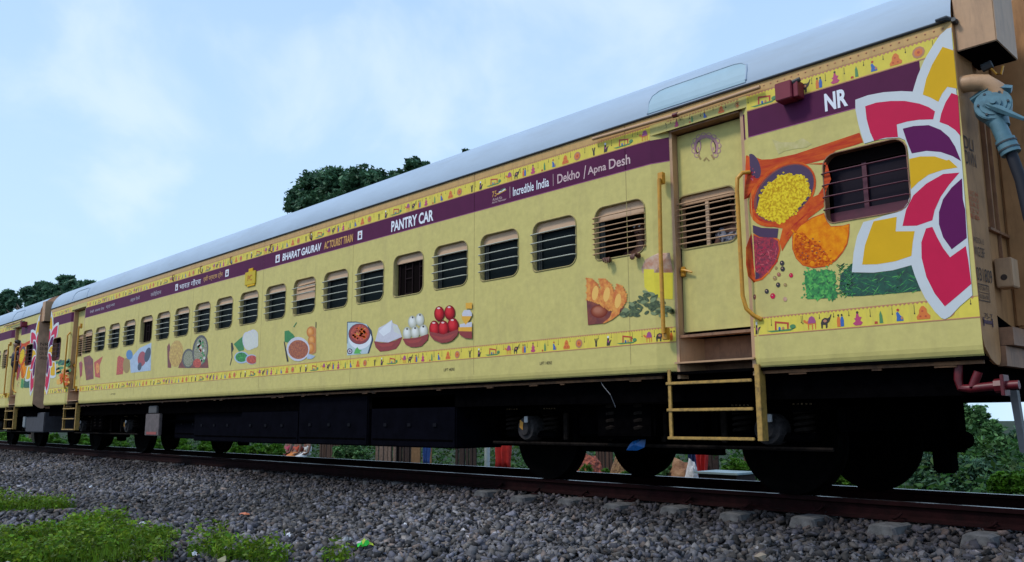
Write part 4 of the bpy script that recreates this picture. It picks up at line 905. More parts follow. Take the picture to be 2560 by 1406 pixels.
p = P_()
p.px(E_, [(1485, 112), (1590, 108), (1590, 270), (1360, 280), (1352, 235), (1385, 165)], froth)
p.px(E_, [(1370, 245), (1590, 250), (1590, 495), (1510, 490), (1430, 455), (1378, 395)], yel)
for k in range(75):
    cx = random.uniform(1190, 1590); top = 600 - 165 * math.exp(-((cx - 1400) / 130.0) ** 2); cy = random.uniform(top, 640)
    p.px(E_, ell(cx, cy, random.uniform(22, 36), random.uniform(11, 16), random.uniform(-60, 40), 10), random.choice((crd, crd, crdl, crd, crdl)), 3 + k * .35)
p.lay = 30
p.px(E_, [(895, 500), (980, 520), (1050, 572), (1110, 600), (1180, 565), (1215, 560), (1160, 625), (1100, 672), (1040, 700), (907, 713)], brn)
ball(p, E_, 1000, 600, 72, 54, (.20, .03, .015), (.34, .09, .045), (.46, .17, .10))
for pts in ([(895, 325), (940, 332), (985, 372), (1010, 430), (1014, 485), (992, 532), (945, 512), (897, 500)], [(1000, 330), (1050, 332), (1100, 375), (1125, 440), (1120, 500), (1085, 550), (1040, 562), (1005, 532), (1020, 470), (1015, 390)], [(1150, 375), (1195, 392), (1228, 455), (1225, 515), (1190, 565), (1140, 590), (1085, 590), (1058, 568), (1105, 525), (1130, 450)]):
    p.px(E_, pts, gji); cx = sum(a for a, b in pts) / len(pts); cy = sum(b for a, b in pts) / len(pts); p.px(E_, ell(cx + 8, cy + 10, 26, 62, 10), gjil)
    for i in range(len(pts)):
        a, b = pts[i]; c, d = pts[(i + 1) % len(pts)]
        for t in (0, .33, .66): p.px(E_, ell(a + (c - a) * t, b + (d - b) * t, 9, 9, 0, 7), gji, p.lay)
p.px(E_, [(1108, 602), (1180, 566), (1172, 620), (1110, 668), (1045, 700), (1030, 700), (1090, 650)], gji)
p.build('food_picture', coach)
p = P_()
p.px(D_, [(395, 418), (470, 416), (560, 440), (600, 500), (612, 570), (575, 683), (395, 700)], cyn); p.px(D_, [(560, 440), (600, 490), (614, 570), (578, 683), (566, 683), (600, 570), (585, 500)], nvy); p.px(D_, [(395, 418), (470, 416), (540, 432), (470, 424), (400, 426), (398, 600), (393, 600)], nvy)
p.px(D_, ell(505, 560, 96, 86, -10), white); p.px(D_, ell(498, 520, 92, 88, 0), nvy); p.px(D_, ell(498, 520, 88, 85, 0), mar); p.px(D_, ell(503, 514, 74, 68, 0), rdo)
for k in range(34):
    t = random.uniform(0, 6.28); q = random.random() ** .5; p.px(D_, ell(503 + 62 * q * math.cos(t), 514 + 56 * q * math.sin(t), 11, 10, 0, 7), random.choice((rdo, spoono, spoono)), 8)
p.lay = 8
for k in range(12): p.px(D_, ell(503 + random.uniform(-56, 56), 514 + random.uniform(-50, 50), 6, 5, 0, 6), mgo, p.lay)
p.px(D_, [(452, 685), (462, 655), (480, 628), (495, 650), (520, 660), (500, 672), (515, 686)], herbl); p.px(D_, ell(418, 665, 22, 24), dkp); p.px(D_, ell(418, 665, 15, 17), lil); p.px(D_, ell(418, 665, 7, 8), dkp)
p.px(D_, [(630, 582), (660, 470), (720, 438), (770, 402), (778, 430), (815, 445), (838, 490), (856, 545), (740, 592)], lil)
for q in ([(645, 515), (680, 510), (690, 530), (650, 532)], [(672, 575), (730, 520), (745, 530), (690, 582)], [(745, 500), (768, 410), (775, 412), (757, 508)], [(760, 505), (845, 520), (845, 530), (770, 525)], [(730, 545), (780, 575), (770, 580), (722, 560)]): p.px(D_, q, froth, 11)
p.lay = 11
p.px(D_, [(620, 580), (680, 592), (740, 592), (800, 575), (858, 543), (838, 600), (805, 645), (740, 662), (670, 668), (635, 632)], mar); p.px(D_, [(640, 600), (700, 608), (790, 592), (770, 620), (690, 630)], mat('print_maroon_light', (.36, .04, .03), .5)); p.px(D_, [(660, 500), (700, 460), (770, 408), (760, 500), (700, 540)], white); p.px(D_, [(775, 440), (820, 460), (845, 530), (790, 500)], crm)
for cx, cy in ((943, 420), (1005, 400)): ball(p, D_, cx, cy, 37, 54, (.42, .42, .34), (.62, .62, .54), (.80, .80, .76)); p.px(D_, ell(cx + 2, cy - 38, 7, 8), pep)
for cx, cy in ((900, 515), (1036, 495), (968, 508)): ball(p, D_, cx, cy, 38, 55, (.40, .40, .32), (.62, .62, .54), (.80, .80, .76)); p.px(D_, ell(cx, cy - 36, 8, 8), pep)
p.px(D_, [(862, 560), (920, 558), (1000, 548), (1082, 518), (1072, 570), (1022, 622), (975, 632), (930, 630), (888, 608)], mar); p.px(D_, [(885, 575), (950, 572), (1030, 556), (1000, 590), (920, 600)], mat('print_maroon_light', (.36, .04, .03), .5))
for cx, cy, rx, ry in ((1170, 352, 43, 64), (1258, 342, 45, 62), (1130, 480, 44, 72), (1286, 452, 48, 66), (1207, 475, 46, 68)):
    ball(p, D_, cx, cy, rx, ry, (.16, .002, .006), (.46, .008, .015), (.68, .03, .04)); p.px(D_, ell(cx - 4, cy - ry * .72, 13, 7), hil)
p.px(D_, [(1086, 500), (1210, 525), (1334, 480), (1325, 530), (1282, 575), (1240, 592), (1190, 597), (1125, 570), (1096, 535)], mar); p.px(D_, [(1105, 530), (1200, 548), (1310, 515), (1260, 560), (1170, 572)], mat('print_maroon_light', (.36, .04, .03), .5))
p.px(D_, [(1395, 262), (1447, 258), (1447, 310), (1395, 308)], mgo); p.px(D_, [(1345, 440), (1447, 420), (1447, 475), (1345, 478)], lil); p.px(D_, [(1358, 362), (1447, 362), (1430, 400), (1395, 445), (1365, 400)], mgo); p.px(D_, [(1365, 350), (1380, 322), (1430, 320), (1447, 345), (1447, 372), (1365, 372)], lil)
p.px(D_, [(1335, 465), (1447, 462), (1447, 500), (1335, 498)], mgo); p.px(D_, [(1330, 497), (1447, 500), (1447, 560), (1390, 555), (1348, 530)], mar)
p.build('food_picture', coach)
p = P_()
for cx, cy in ((1438, 940), (1450, 1010), (1440, 1075)): p.px(F_, [(min(a, 1475), b) for a, b in ell(cx, cy, 44, 50, 0, 18)], puri); ball(p, F_, cx - 10, cy, 30, 42, (.55, .18, .035), (.68, .27, .06), (.78, .38, .12), 5)
p.px(F_, [(1472, 855), (1478, 855), (1477, 910), (1470, 900)], pep); p.px(F_, [(1285, 895), (1312, 855), (1314, 862), (1290, 900)], bgr)
p.px(F_, [(1212, 932), (1245, 925), (1285, 960), (1300, 985), (1250, 1030), (1212, 1020)], bgr); p.px(F_, [(1205, 1020), (1212, 1020), (1245, 1185), (1232, 1188)], pep)
p.px(F_, [(1400, 1120), (1470, 1140), (1440, 1165), (1400, 1165)], ltb); p.px(F_, ell(1325, 1082, 97, 102), lil); p.px(F_, ell(1328, 1086, 84, 80), cur)
for k in range(18): p.px(F_, ell(1328 + random.uniform(-50, 50), 1086 + random.uniform(-50, 50), 14, 7, random.uniform(0, 180), 6), random.choice((rdo, mgo, bgr)), 9)
p.build('food_picture', coach)
p = P_()
p.px(F_, [(785, 1040), (860, 975), (872, 1090), (828, 1102)], bgr); p.px(F_, [(762, 1030), (775, 1028), (785, 1080), (772, 1110), (775, 1150), (757, 1220), (752, 1216), (768, 1150), (764, 1100)], pep)
for cx, cy in ((955, 995), (930, 1005), (905, 1015)): p.px(F_, [(min(a, 990), b) for a, b in ell(cx, cy, 46, 78, -8, 20)], lil); p.px(F_, [(min(a, 990), b) for a, b in ell(cx + 4, cy + 4, 40, 72, -8, 20)], crm)
p.px(F_, ell(852, 1152, 62, 50), ltb); p.px(F_, ell(850, 1150, 50, 40), herb); p.px(F_, [(min(a, 972), b) for a, b in ell(935, 1168, 52, 42)], ltb); p.px(F_, [(min(a, 972), b) for a, b in ell(938, 1170, 46, 36)], rdo)
p.build('food_picture', coach)
p = P_()
p.px(F_, [(228, 1060), (245, 1030), (262, 1090), (262, 1240), (232, 1238)], brn); p.px(F_, [(320, 1240), (350, 1150), (440, 1120), (560, 1100), (575, 1240)], brn); p.px(F_, ell(303, 1120, 58, 112, 6), chp)
p.px(F_, ell(405, 1160, 52, 82, 5), pot); p.px(F_, ell(407, 1162, 42, 68, 5), mix); p.px(F_, ell(505, 1095, 66, 132, 6), pot); p.px(F_, ell(507, 1100, 54, 116, 6), mix)
for k in range(26): p.px(F_, ell(507 + random.uniform(-34, 34), 1100 + random.uniform(-90, 90), 8, 12, 0, 6), random.choice((rdo, herb, crm, bgr)), 9)
p.px(F_, ell(480, 1200, 34, 38), rdo, 10)
p.build('food_picture', coach)
p = P_()
p.px(G_, [(1450, 1110), (1560, 985), (1690, 925), (1683, 1235), (1460, 1262)], ltb); p.px(G_, [(1312, 1090), (1330, 1068), (1390, 1100), (1372, 1275), (1298, 1285)], rdo); p.px(G_, ell(1412, 1180, 40, 85), tanp); p.px(G_, ell(1445, 1060, 36, 55), mat('print_blue_pot', (.05, .18, .40), .4)); p.px(G_, ell(1585, 1105, 46, 84, 8), jam); p.px(G_, ell(1648, 1060, 32, 84, 14), nvy); p.px(G_, ell(1560, 1190, 22, 46, 10), nvy)
p.build('food_picture', coach)
p = P_()
p.px(G_, [(882, 1150), (905, 1125), (922, 1160), (915, 1290), (878, 1335)], jam); p.px(G_, [(932, 1090), (1000, 1065), (1040, 1110), (1045, 1328), (962, 1345)], brn); p.px(G_, [(1050, 1145), (1150, 1075), (1112, 1180), (1118, 1320), (1062, 1305)], rdo); p.px(G_, ell(1090, 1210, 20, 60), gji)
p.build('food_picture', coach)
p = P_()
ball(p, G_, 1585, 1100, 40, 74, (.20, .0, .01), (.40, .01, .03), (.6, .08, .08), 4) if False else None
for k in range(22): p.px(G_, ell(random.uniform(650, 775), random.uniform(1240, 1390), 20, 26, random.uniform(0, 90), 8), random.choice((gji, mgo, spoono)), 2 + k % 5)
for k in range(22): p.px(G_, ell(random.uniform(620, 770), random.uniform(1130, 1270), 16, 34, random.uniform(0, 90), 7), random.choice((bgr, herbd, herb)), k % 3)
p.build('food_picture', coach)
# door emblem
p = Print(base=.0016, step=.0004, y=.13, surf=False); rose = mat('print_rose_line', (.42, .20, .22), .5); cc = (555, 730)
for k in range(12):
    t = R(222 - k * 24); p.px(A_, ell(cc[0] + 105 * math.cos(t), cc[1] - 100 * math.sin(t), 24, 24, 0, 10), rose, 1); p.px(A_, ell(cc[0] + 105 * math.cos(t), cc[1] - 100 * math.sin(t), 17, 17, 0, 10), wrap, 2)
def arc(r0, r1, a0, a1, n=22): return [(cc[0] + r0 * math.cos(R(a)), cc[1] - r0 * math.sin(R(a))) for a in np.linspace(a0, a1, n)] + [(cc[0] + r1 * math.cos(R(a)), cc[1] - r1 * math.sin(R(a))) for a in np.linspace(a1, a0, n)]
p.px(A_, arc(84, 104, -38, 218), rose, 3); p.px(A_, arc(74, 80, -45, 225), rose, 3)
for cx in (490, 615): p.px(A_, ell(cx, 730, 22, 55, 8 if cx < 555 else -8), rose, 3); p.px(A_, ell(cx, 732, 14, 44, 8 if cx < 555 else -8), wrap, 4); p.px(A_, ell(cx, 745, 6, 16), rose, 5)
for cx in (500, 612): p.px(A_, [(cx - 20, 800), (cx - 8, 790), (cx + 14, 825), (cx + 4, 838)], tanp, 4)
p.px(A_, [(530, 840), (555, 812), (582, 840), (575, 850), (555, 828), (538, 850)], tanp, 4)
p.build('door_emblem', coach)

b = MB()
for x_ in (-2.98, -5.18, -7.66, -10.19, -12.78, -15.36): b.box(x_, x_ + .006, -.0012, 0, 1.05, 3.36, frm)
b.build('wrap_join', coach)

# ---- fittings on the near coach
b = MB(); b.bbox(-1.322, -1.18, -.135, -.002, 3.095, 3.245, redb, .006); b.bbox(-1.178, -1.135, -.11, -.002, 3.10, 3.235, redb, .004); b.tube([(-1.18, -.10, 3.225), (-1.12, -.09, 3.24)], .02, gutm, 8); b.build('red_alarm_box', coach)
b = MB(); b.tube([at(1482, 348, -.05), at(1690, 288, -.05), at(1900, 218, -.05)], .017, beige, 10); b.tube([at(1683, 290, -.05), at(1695, 286, -.05)], .024, redp, 8); b.build('rain_tube', coach, True)
b = MB()
Pr = roof_profile()
def rz(z): return np.interp(z, [q[1] for q in Pr], [q[0] for q in Pr])
pts = [(-2.69, 3.40)] + [(-2.69, 3.52)] + [(-2.67, 3.585), (-2.60, 3.625), (-2.52, 3.635)] + [(-1.80, 3.635), (-1.72, 3.62), (-1.665, 3.58), (-1.65, 3.52), (-1.65, 3.42)]
b.tube([(x_, rz(z_) - .004, z_) for x_, z_ in pts], .009, roofm, 6); b.build('roof_panel_bead', coach, True)
hat = mat('hatch_pale_blue', (.32, .47, .55), .55, var=.12, vs_=3)
b = MB(); zs_ = np.linspace(3.40, 3.632, 9); V = []
for i_, z_ in enumerate(zs_):
    e_ = 0 if z_ < 3.53 else .10 * ((z_ - 3.53) / .105) ** 2.2
    for x_ in (-2.688 + e_, -1.652 - e_): V.append((x_, rz(z_) - .006, z_))
b.add(V, [(2 * k, 2 * k + 1, 2 * k + 3, 2 * k + 2) for k in range(8)], hat); b.build('roof_hatch', coach)
b = MB(); pts2 = [(-LEN - a, z) for a, z in pts][::-1]; b.tube([(x_, rz(z_) - .004, z_) for x_, z_ in pts2], .009, roofm, 6); b.build('roof_panel_bead', coach, True)
for x_ in (-12.49, -11.32, -9.95, -8.76, -13.7):
    b = MB(); b.tube([(x_, 0, 3.27), (x_, -.03, 3.26), (x_, -.03, 3.17), (x_, 0, 3.15)], .008, brn, 6); b.build('hook', coach, True)
b = MB(); b.bbox(-10.77, -10.42, -.022, -.003, 2.715, 2.925, mat('sign_yellow', (.58, .42, .03), .6, spec=.2), .003); b.box(-10.70, -10.44, -.018, -.003, 2.685, 2.716, gold); b.box(-10.66, -10.52, -.018, -.003, 2.924, 2.975, gold)
sg = b.build('side_sign', coach); b = MB(); put_text(b, 'PC', -10.67, -10.52, 2.775, 2.865, txto, lambda a, c: (a, -.0245, c)); b.build('sign_lettering', sg)
# under-floor equipment
for a, c_, z0, z1, y0 in ((-7.35, -5.65, .225, .86, .14), (-9.15, -7.40, .225, .88, .12), (-11.0, -9.20, .215, .86, .15), (-12.9, -11.05, .215, .86, .2), (-14.1, -12.95, .24, .8, .35)):
    q = MB(); q.bbox(a, c_, y0, y0 + .75, z0, z1, navy, .015); q.box(a + .05, c_ - .05, y0 - .006, y0, z0 + .08, z0 + .10, black)
    for dx in (.3, .8, 1.3):
        if a + dx < c_ - .1: q.box(a + dx, a + dx + .06, y0 - .015, y0, z0 + .25, z0 + .29, mat('latch_dull', (.007, .007, .010), .7, spec=.05))
    q.build('equipment_box', coach)
q = MB(); q.bbox(-14.90, -14.22, .10, .16, .29, .70, mat('panel_pale_dusty', (.13, .10, .095), .7, var=.4, vs_=12), .01); q.box(-14.8, -14.32, .094, .10, .31, .36, mat('panel_red_mark', (.28, .06, .05), .7)); q.bbox(-14.78, -14.38, .10, .18, .71, .85, mat('panel_grey', (.07, .065, .065), .7), .01); q.build('switch_panel', coach)
q = MB(); q.box(-5.6, -4.6, .5, 2.7, .62, .72, black); q.box(-15.0, -13, 1.4, 1.6, .25, .8, black); q.box(-13.5, -5.4, 1.5, 1.7, .22, .8, black); q.tube([(-15.2, .3, .55), (-5.6, .3, .6)], .03, black, 6); q.build('rigging_and_dark_filler', coach)  # rod, plus black plates added to block far-side light under the floor
q = MB(); q.tube([(-3.42, .07, .93), (-3.36, .06, .86), (-3.27, .05, .78), (-3.25, .1, .66)], .004, mat('loose_wire', (.12, .12, .13), .6), 5); q.build('loose_wire', coach)
bogie(coach, -3.277); bogie(coach, -LEN + 3.277)
end_details(coach)

# ---- the next coach, seen end on at the left
nx = empty('sleeper_coach', (-22.30, 0, 0), 'second coach behind the pantry car, only its near end visible at the left edge', 'railway coach', 'coaches of the train')
NL = -12.0
coach_common(nx, NL, 0)
wl2 = MB(); wall_section(wl2, NL, -2.68, [(*winrect(c), RW) for c in WIN[:6]]); wall_section(wl2, -1.66, 0, [(-1.02, -.385, 2.045, 2.59, (.06, .10, .10, .10))]); wl2.build('side_wall', nx)
for k, c in enumerate(WIN[:6]): window(nx, '', c, 'bars9' if k == 0 else 'bars4')
end_window(-1.02, -.385, nx); door_assembly(nx, -2.50, -1.72)
for ch in list(coach.children):
    base = ch.name.split('.')[0]
    xs_ = [v.co.x for v in ch.data.vertices] if ch.type == 'MESH' and len(ch.data.vertices) < 60000 else [-99]
    if base in ('flower_emblem', 'spice_picture', 'handrail', 'red_alarm_box', 'rain_tube', 'roof_panel_bead', 'purple_stripe', 'frieze') and min(xs_) > -4:
        copy_tree(ch, nx)
frieze(nx, NL, -2.50, 1.225, 1.365, -2.77); frieze(nx, NL, -2.68, 3.137, 3.281, -2.75); stripe(nx, NL, -2.50)
end_details(nx, full=False)
for body, z0, z1 in (('NR', 2.52, 2.60), ('03180', 2.40, 2.48), ('CN 37', 2.28, 2.36), ('LWSCN', 2.16, 2.24)):
    q = MB(); put_text(q, body, .06, .25, z0, z1, txtk, lambda a, c: (.0065 + a * .06, a, c)); q.build('stencil_lettering', nx)
bogie(nx, -3.277)
q = MB(); q.bbox(-1.05, .55, .16, .9, .30, .80, mat('tank_grey_violet', (.045, .042, .05), .7, var=.3), .02); q.bbox(-1.30, -1.06, .14, .55, .42, .82, mat('tank_pale', (.20, .22, .23), .6, var=.2), .02); q.build('water_tank', nx)

# ------------------------------------------------------------------ people
def skinned(name, joints, edges, radii, m, parent, root=0, sub=1):
    me = bpy.data.meshes.new(name); me.from_pydata(joints, edges, []); o = bpy.data.objects.new(name, me); COL.objects.link(o)
    s = o.modifiers.new('s', 'SKIN'); s.use_smooth_shade = True
    sub_ = o.modifiers.new('u', 'SUBSURF'); sub_.levels = sub; sub_.render_levels = sub
    for i, r_ in enumerate(radii): me.skin_vertices[0].data[i].radius = (r_, r_)
    me.skin_vertices[0].data[root].use_root = True
    bpy.context.view_layer.update()
    m2 = bpy.data.meshes.new_from_object(o.evaluated_get(bpy.context.evaluated_depsgraph_get())); bpy.data.objects.remove(o)
    m2.materials.clear(); m2.materials.append(m)
    m2.polygons.foreach_set('material_index', [0] * len(m2.polygons)); m2.polygons.foreach_set('use_smooth', [True] * len(m2.polygons))
    return link(name, m2, parent)
def person(loc, label, arms, shirt, head=(0, 0, 0), group='people on the train', sc=1.0):
    """loc = pelvis on seat; arms = list of hand targets (world) ; body faces -y"""
    r = empty('person', loc, label, 'person', group); L0 = Vector(loc)
    J = [(0, 0, 0), (0, 0, .22), (0, -.01, .42), (0, -.01, .50), (0, -.015, .57), (0, -.02, .66), (0, -.01, .75)]; E = [(i, i + 1) for i in range(6)]; Q = [.14, .125, .135, .06, .052, .088, .075]
    fing = []
    for s_, tgt in zip((-1, 1), arms):
        sh = len(J); J.append((s_ * .17, 0, .44)); Q.append(.055); E.append((2, sh))
        t = Vector(tgt) - L0; el = (Vector((s_ * .19, 0, .42)) + t) / 2 + Vector((s_ * .06, .05, -.10))
        J.append(tuple(el)); Q.append(.038); E.append((sh, sh + 1)); wv = t + (el - t).normalized() * .085; J.append(tuple(wv)); Q.append(.024); E.append((sh + 1, sh + 2)); J.append(tuple(t)); Q.append(.030); E.append((sh + 2, sh + 3)); fing.append((t, (t - wv).normalized(), s_, sh + 3))
    for s_ in (-1, 1):
        h = len(J); J += [(s_ * .09, -.02, -.03), (s_ * .11, -.42, -.02), (s_ * .11, -.44, -.42)]; Q += [.085, .055, .038]; E += [(0, h), (h, h + 1), (h + 1, h + 2)]
    J = [(a * sc, b * sc, c * sc) if i < 7 else (a, b, c) for i, (a, b, c) in enumerate(J)]
    # legs folded back inside the coach
    J = [(a, abs(b) if (c < 0 and i > 7) else b, c) for i, (a, b, c) in enumerate(J)]
    skinned('body', J, E, Q, skin, r)
    for t, d, s_, _ in fing:
        side = d.cross(Vector((0, 0, 1))).normalized()
        for k, (off, ln) in enumerate(((-.026, .060), (-.009, .070), (.009, .066), (.026, .052))):
            b0 = t + side * off - d * .01; b1 = b0 + d * (.035) + Vector((0, -.004, -.006)); b2 = b1 + Vector((0, -.012, -ln * .45)); b3 = b2 + Vector((side.x * .002, .004, -ln * .4))
            skinned('finger', [tuple(v) for v in (b0, b1, b2, b3)], [(0, 1), (1, 2), (2, 3)], [.010, .0095, .0085, .007], skin, r)
        b0 = t - side * .030 * s_ - d * .03; skinned('thumb', [tuple(v) for v in (b0, b0 - side * .018 * s_ + d * .022, b0 - side * .022 * s_ + d * .045 + Vector((0, 0, -.014)))], [(0, 1), (1, 2)], [.013, .011, .0085], skin, r)
    skinned('shirt', [(0, 0, -.02), (0, 0, .22), (0, -.005, .40), (-.18, .0, .43), (.18, .0, .43), (-.24, .0, .34), (.24, .0, .34)], [(0, 1), (1, 2), (2, 3), (2, 4), (3, 5), (4, 6)], [.155, .145, .15, .075, .075, .062, .062], shirt, r)
    h = MB(); 
    hb_ = bmesh.new(); bmesh.ops.create_icosphere(hb_, subdivisions=3, radius=.103)
    bmesh.ops.delete(hb_, geom=[v for v in hb_.verts if v.co.z < .0 and v.co.y < .02 or v.co.y < -.06 and v.co.z < .05], context='VERTS'); hb_.verts.index_update()
    h.add([(v.co.x * .92, v.co.y * 1.05 - .005, v.co.z + .70) for v in hb_.verts], [[v.index for v in f.verts] for f in hb_.faces], hairm); hb_.free(); h.build('hair', r, True)
    f = MB()
    for s_ in (-1, 1): f.lathe([(0, -.004), (.011, -.002), (.013, .003)], white, (s_ * .032, -.098, .695), 'y', 10); f.lathe([(0, -.006), (.006, -.004)], hairm, (s_ * .032, -.0985, .695), 'y', 8)
    f.add([(-.012, -.095, .66), (.012, -.095, .66), (0, -.122, .655), (0, -.098, .695)], [(0, 2, 3), (2, 1, 3), (0, 1, 2)], skin); f.box(-.024, .024, -.101, -.09, .628, .634, maroonf)
    f.build('face', r)
    return r
person((-3.05, .34, 1.72), 'passenger with both hands hanging over the window sill left of the near door', [(-3.19, -.040, 2.075), (-2.86, -.040, 2.065)], mat('shirt_maroon', (.05, .012, .015), .8))
person((-2.02, .42, 1.80), 'passenger in a dark floral shirt behind the barred window of the near door', [(-2.22, .24, 2.06), (-1.93, .22, 2.10)], mat('shirt_floral', (.30, .30, .36), .8, col2=(.02, .02, .03), vs_=26, lo=.45, hi=.52), sc=.95)
pp = person((-24.42, .05, 2.02), 'small dark-clothed figure leaning in the doorway of the coach at the left edge', [(-24.66, -.02, 2.36), (-24.20, -.06, 2.20)], mat('shirt_dark_blue', (.01, .012, .03), .8), sc=.95)

# ------------------------------------------------------------------ vegetation
def leaf_quads(C, size, ups=.4):
    n = len(C); a = rng.normal(size=(n, 3)); a[:, 2] *= .6; a /= np.linalg.norm(a, axis=1)[:, None]
    b = rng.normal(size=(n, 3)); b -= (b * a).sum(1)[:, None] * a; b /= np.linalg.norm(b, axis=1)[:, None]
    L_ = (size * rng.uniform(.6, 1.3, n))[:, None]; W_ = L_ * .42
    V = np.stack([C - a * L_ * .5, C + b * W_ * .5, C + a * L_ * .5, C - b * W_ * .5], 1).reshape(-1, 3)
    F = np.arange(n * 4).reshape(-1, 4); return V, F
def cloud(blobs, n, clump, jag=.75):
    """leaf centres gathered in clumps near the skin of overlapping blobs; returns centres and a tone"""
    B = np.array(blobs, float); wgt = B[:, 3] ** 2; wgt /= wgt.sum(); nc = max(6, n // clump)
    k = rng.choice(len(B), nc, p=wgt); d = rng.normal(size=(nc, 3)); d /= np.linalg.norm(d, axis=1)[:, None]
    rad = B[k, 3] * rng.uniform(.55, 1.08, nc); cc_ = B[k, :3] + d * rad[:, None]
    cs = B[k, 3] * rng.uniform(.12, .30, nc); tone = rng.uniform(.55, 1.25, nc)
    C = np.repeat(cc_, clump, 0) + rng.normal(size=(nc * clump, 3)) * np.repeat(cs, clump)[:, None] * np.array([1, 1, .6]) * jag
    return C, np.repeat(tone, clump) * rng.uniform(.75, 1.25, nc * clump)
def leafmat(name, c, trans=.25): return mat(name, c, .55, attr=True, trans=trans, spec=.25, var=.3, vs_=1.5)
barkm = mat('bark_brown', (.09, .065, .045), .9, var=.4, vs_=10, bump=.01, bs=20)
def tree(kind, label, blobs, base, n, size, m, clump=30, group=None, tr=.25):
    r = empty(kind, base, label, 'tree' if 'tree' in kind or 'palm' in kind else 'bush', group); L0 = np.array(base)
    Bl = [(b[0] - base[0], b[1] - base[1], b[2] - base[2], b[3]) for b in blobs]
    C, t = cloud(Bl, n, clump); V, F = leaf_quads(C, size); g = np_mesh('crown', V, F, [m], t); link('crown', g, r)
    k = MB(); top = max(Bl, key=lambda b: b[3]); k.tube([(0, 0, -.3), (top[0] * .1, top[1] * .1, top[2] * .35), (top[0] * .4, top[1] * .4, top[2] * .7)], [tr, tr * .75, tr * .5], barkm, 8)
    st = Vector((top[0] * .4, top[1] * .4, top[2] * .7))
    for b in Bl:
        e = Vector(b[:3]); mid = st.lerp(e, .55) + Vector((0, 0, -.1 * b[3])); k.tube([st, mid, e + Vector((0, 0, b[3] * .4))], [tr * .45, tr * .25, tr * .08], barkm, 5)
    k.build('trunk', r, True); return r
def blobs_px(lst, y):
    o = []
    for px, py, pr in lst:
        P = at(px, py, y); d = (P - CAM).dot(CF); o.append((P.x, P.y, P.z, pr * d / FPX))
    return o
deep = leafmat('leaf_deep_green', (.085, .19, .095)); mid = leafmat('leaf_mid_green', (.11, .24, .08)); blu = leafmat('leaf_haze_blue_green', (.11, .23, .13)); bright = leafmat('leaf_bright_green', (.10, .25, .02), .35)  # the bluish green has distance haze put into the leaf colour
bl = blobs_px([(742, 508, 28), (790, 470, 40), (845, 470, 48), (905, 460, 42), (940, 465, 34), (800, 530, 50), (880, 520, 50)], 20); tree('mango_tree', 'dark broad tree rising over the roof line in the middle', bl, (at(850, 560, 20).x, 20, -1.4), 30000, .34, deep, 40, 'trees beyond the train', .35)
bl = blobs_px([(990, 455, 22), (1020, 450, 30), (1040, 425, 25), (1062, 420, 14), (1100, 470, 35)], 23); tree('mango_tree', 'smaller dark tree just right of the broad one above the roof', bl, (at(1040, 500, 23).x, 23, -1.4), 13000, .34, deep, 40, 'trees beyond the train', .3)
bl = blobs_px([(1165, 384, 8), (1170, 415, 25)], 23); tree('mango_tree', 'tiny treetop tuft barely showing above the middle of the roof', bl, (at(1165, 450, 23).x, 23, -1.4), 3500, .3, deep, 30, 'trees beyond the train', .2)
bl = blobs_px([(20, 745, 17), (38, 760, 14), (75, 738, 18), (108, 722, 17), (135, 735, 22), (166, 706, 16), (185, 722, 20), (222, 714, 13), (10, 775, 16), (95, 765, 22), (150, 755, 24), (200, 735, 18)], 12); tree('spreading_tree', 'spreading green tree above the coach roofs at the left edge', bl, (at(110, 800, 12).x, 12, -1.3), 26000, .42, blu, 34, 'trees beyond the train', .4)
bl = blobs_px([(2404, 1008, 14), (2395, 1040, 28), (2440, 1042, 26), (2476, 1072, 22), (2410, 1090, 40), (2470, 1120, 40), (2370, 1120, 36), (2510, 1130, 34), (2420, 1150, 45), (2500, 1165, 36)], 22); tree('leafy_tree', 'tall leafy green tree behind the bogie at the lower right', bl, (at(2430, 1150, 22).x, 22, -1.5), 26000, .17, mid, 36, 'trees at the lower right', .15)
bl = blobs_px([(2545, 1100, 26), (2520, 1128, 28), (2590, 1100, 40), (2560, 1150, 44), (2520, 1180, 36)], 26); tree('leafy_tree', 'bluish rounded tree at the right edge behind the hanging bracket', bl, (at(2550, 1170, 26).x, 26, -1.5), 18000, .2, blu, 36, 'trees at the lower right', .15)
bl = blobs_px([(2330, 1150, 34), (2300, 1190, 35), (2390, 1190, 45), (2450, 1190, 40), (2350, 1215, 40)], 14); tree('bush', 'low dark bush right behind the last wheel', bl, (at(2360, 1215, 14).x, 14, -1.3), 22000, .11, blu, 36, 'undergrowth behind the track', .05)
bl = blobs_px([(2500, 1210, 26), (2540, 1205, 26), (2580, 1215, 30)], 6.5); tree('bush', 'bright broad-leaved shrub at the right edge above the rail', bl, (at(2530, 1230, 6.5).x, 6.5, -1.1), 3000, .10, bright, 20, 'undergrowth behind the track', .02)
bl = blobs_px([(2070, 1190, 34), (2110, 1180, 36), (2140, 1200, 34)], 7); tree('bush', 'green hedge bush seen in the triangle between two wheels', bl, (at(2105, 1210, 7).x, 7, -1.1), 9000, .05, bright, 30, 'undergrowth behind the track', .02)
bl = blobs_px([(1845, 1168, 20), (1865, 1180, 22), (1815, 1180, 14)], 7.5); tree('bush', 'bright green bush beside the pale sheet behind the ladder', bl, (at(1855, 1200, 7.5).x, 7.5, -1.1), 5000, .07, bright, 30, 'undergrowth behind the track', .02)
bl = blobs_px([(1672, 1180, 14), (1655, 1190, 12)], 7.5); tree('bush', 'small dark green bush left of the brown bench heap', bl, (at(1670, 1200, 7.5).x, 7.5, -1.1), 1500, .07, mid, 30, 'undergrowth behind the track', .02)
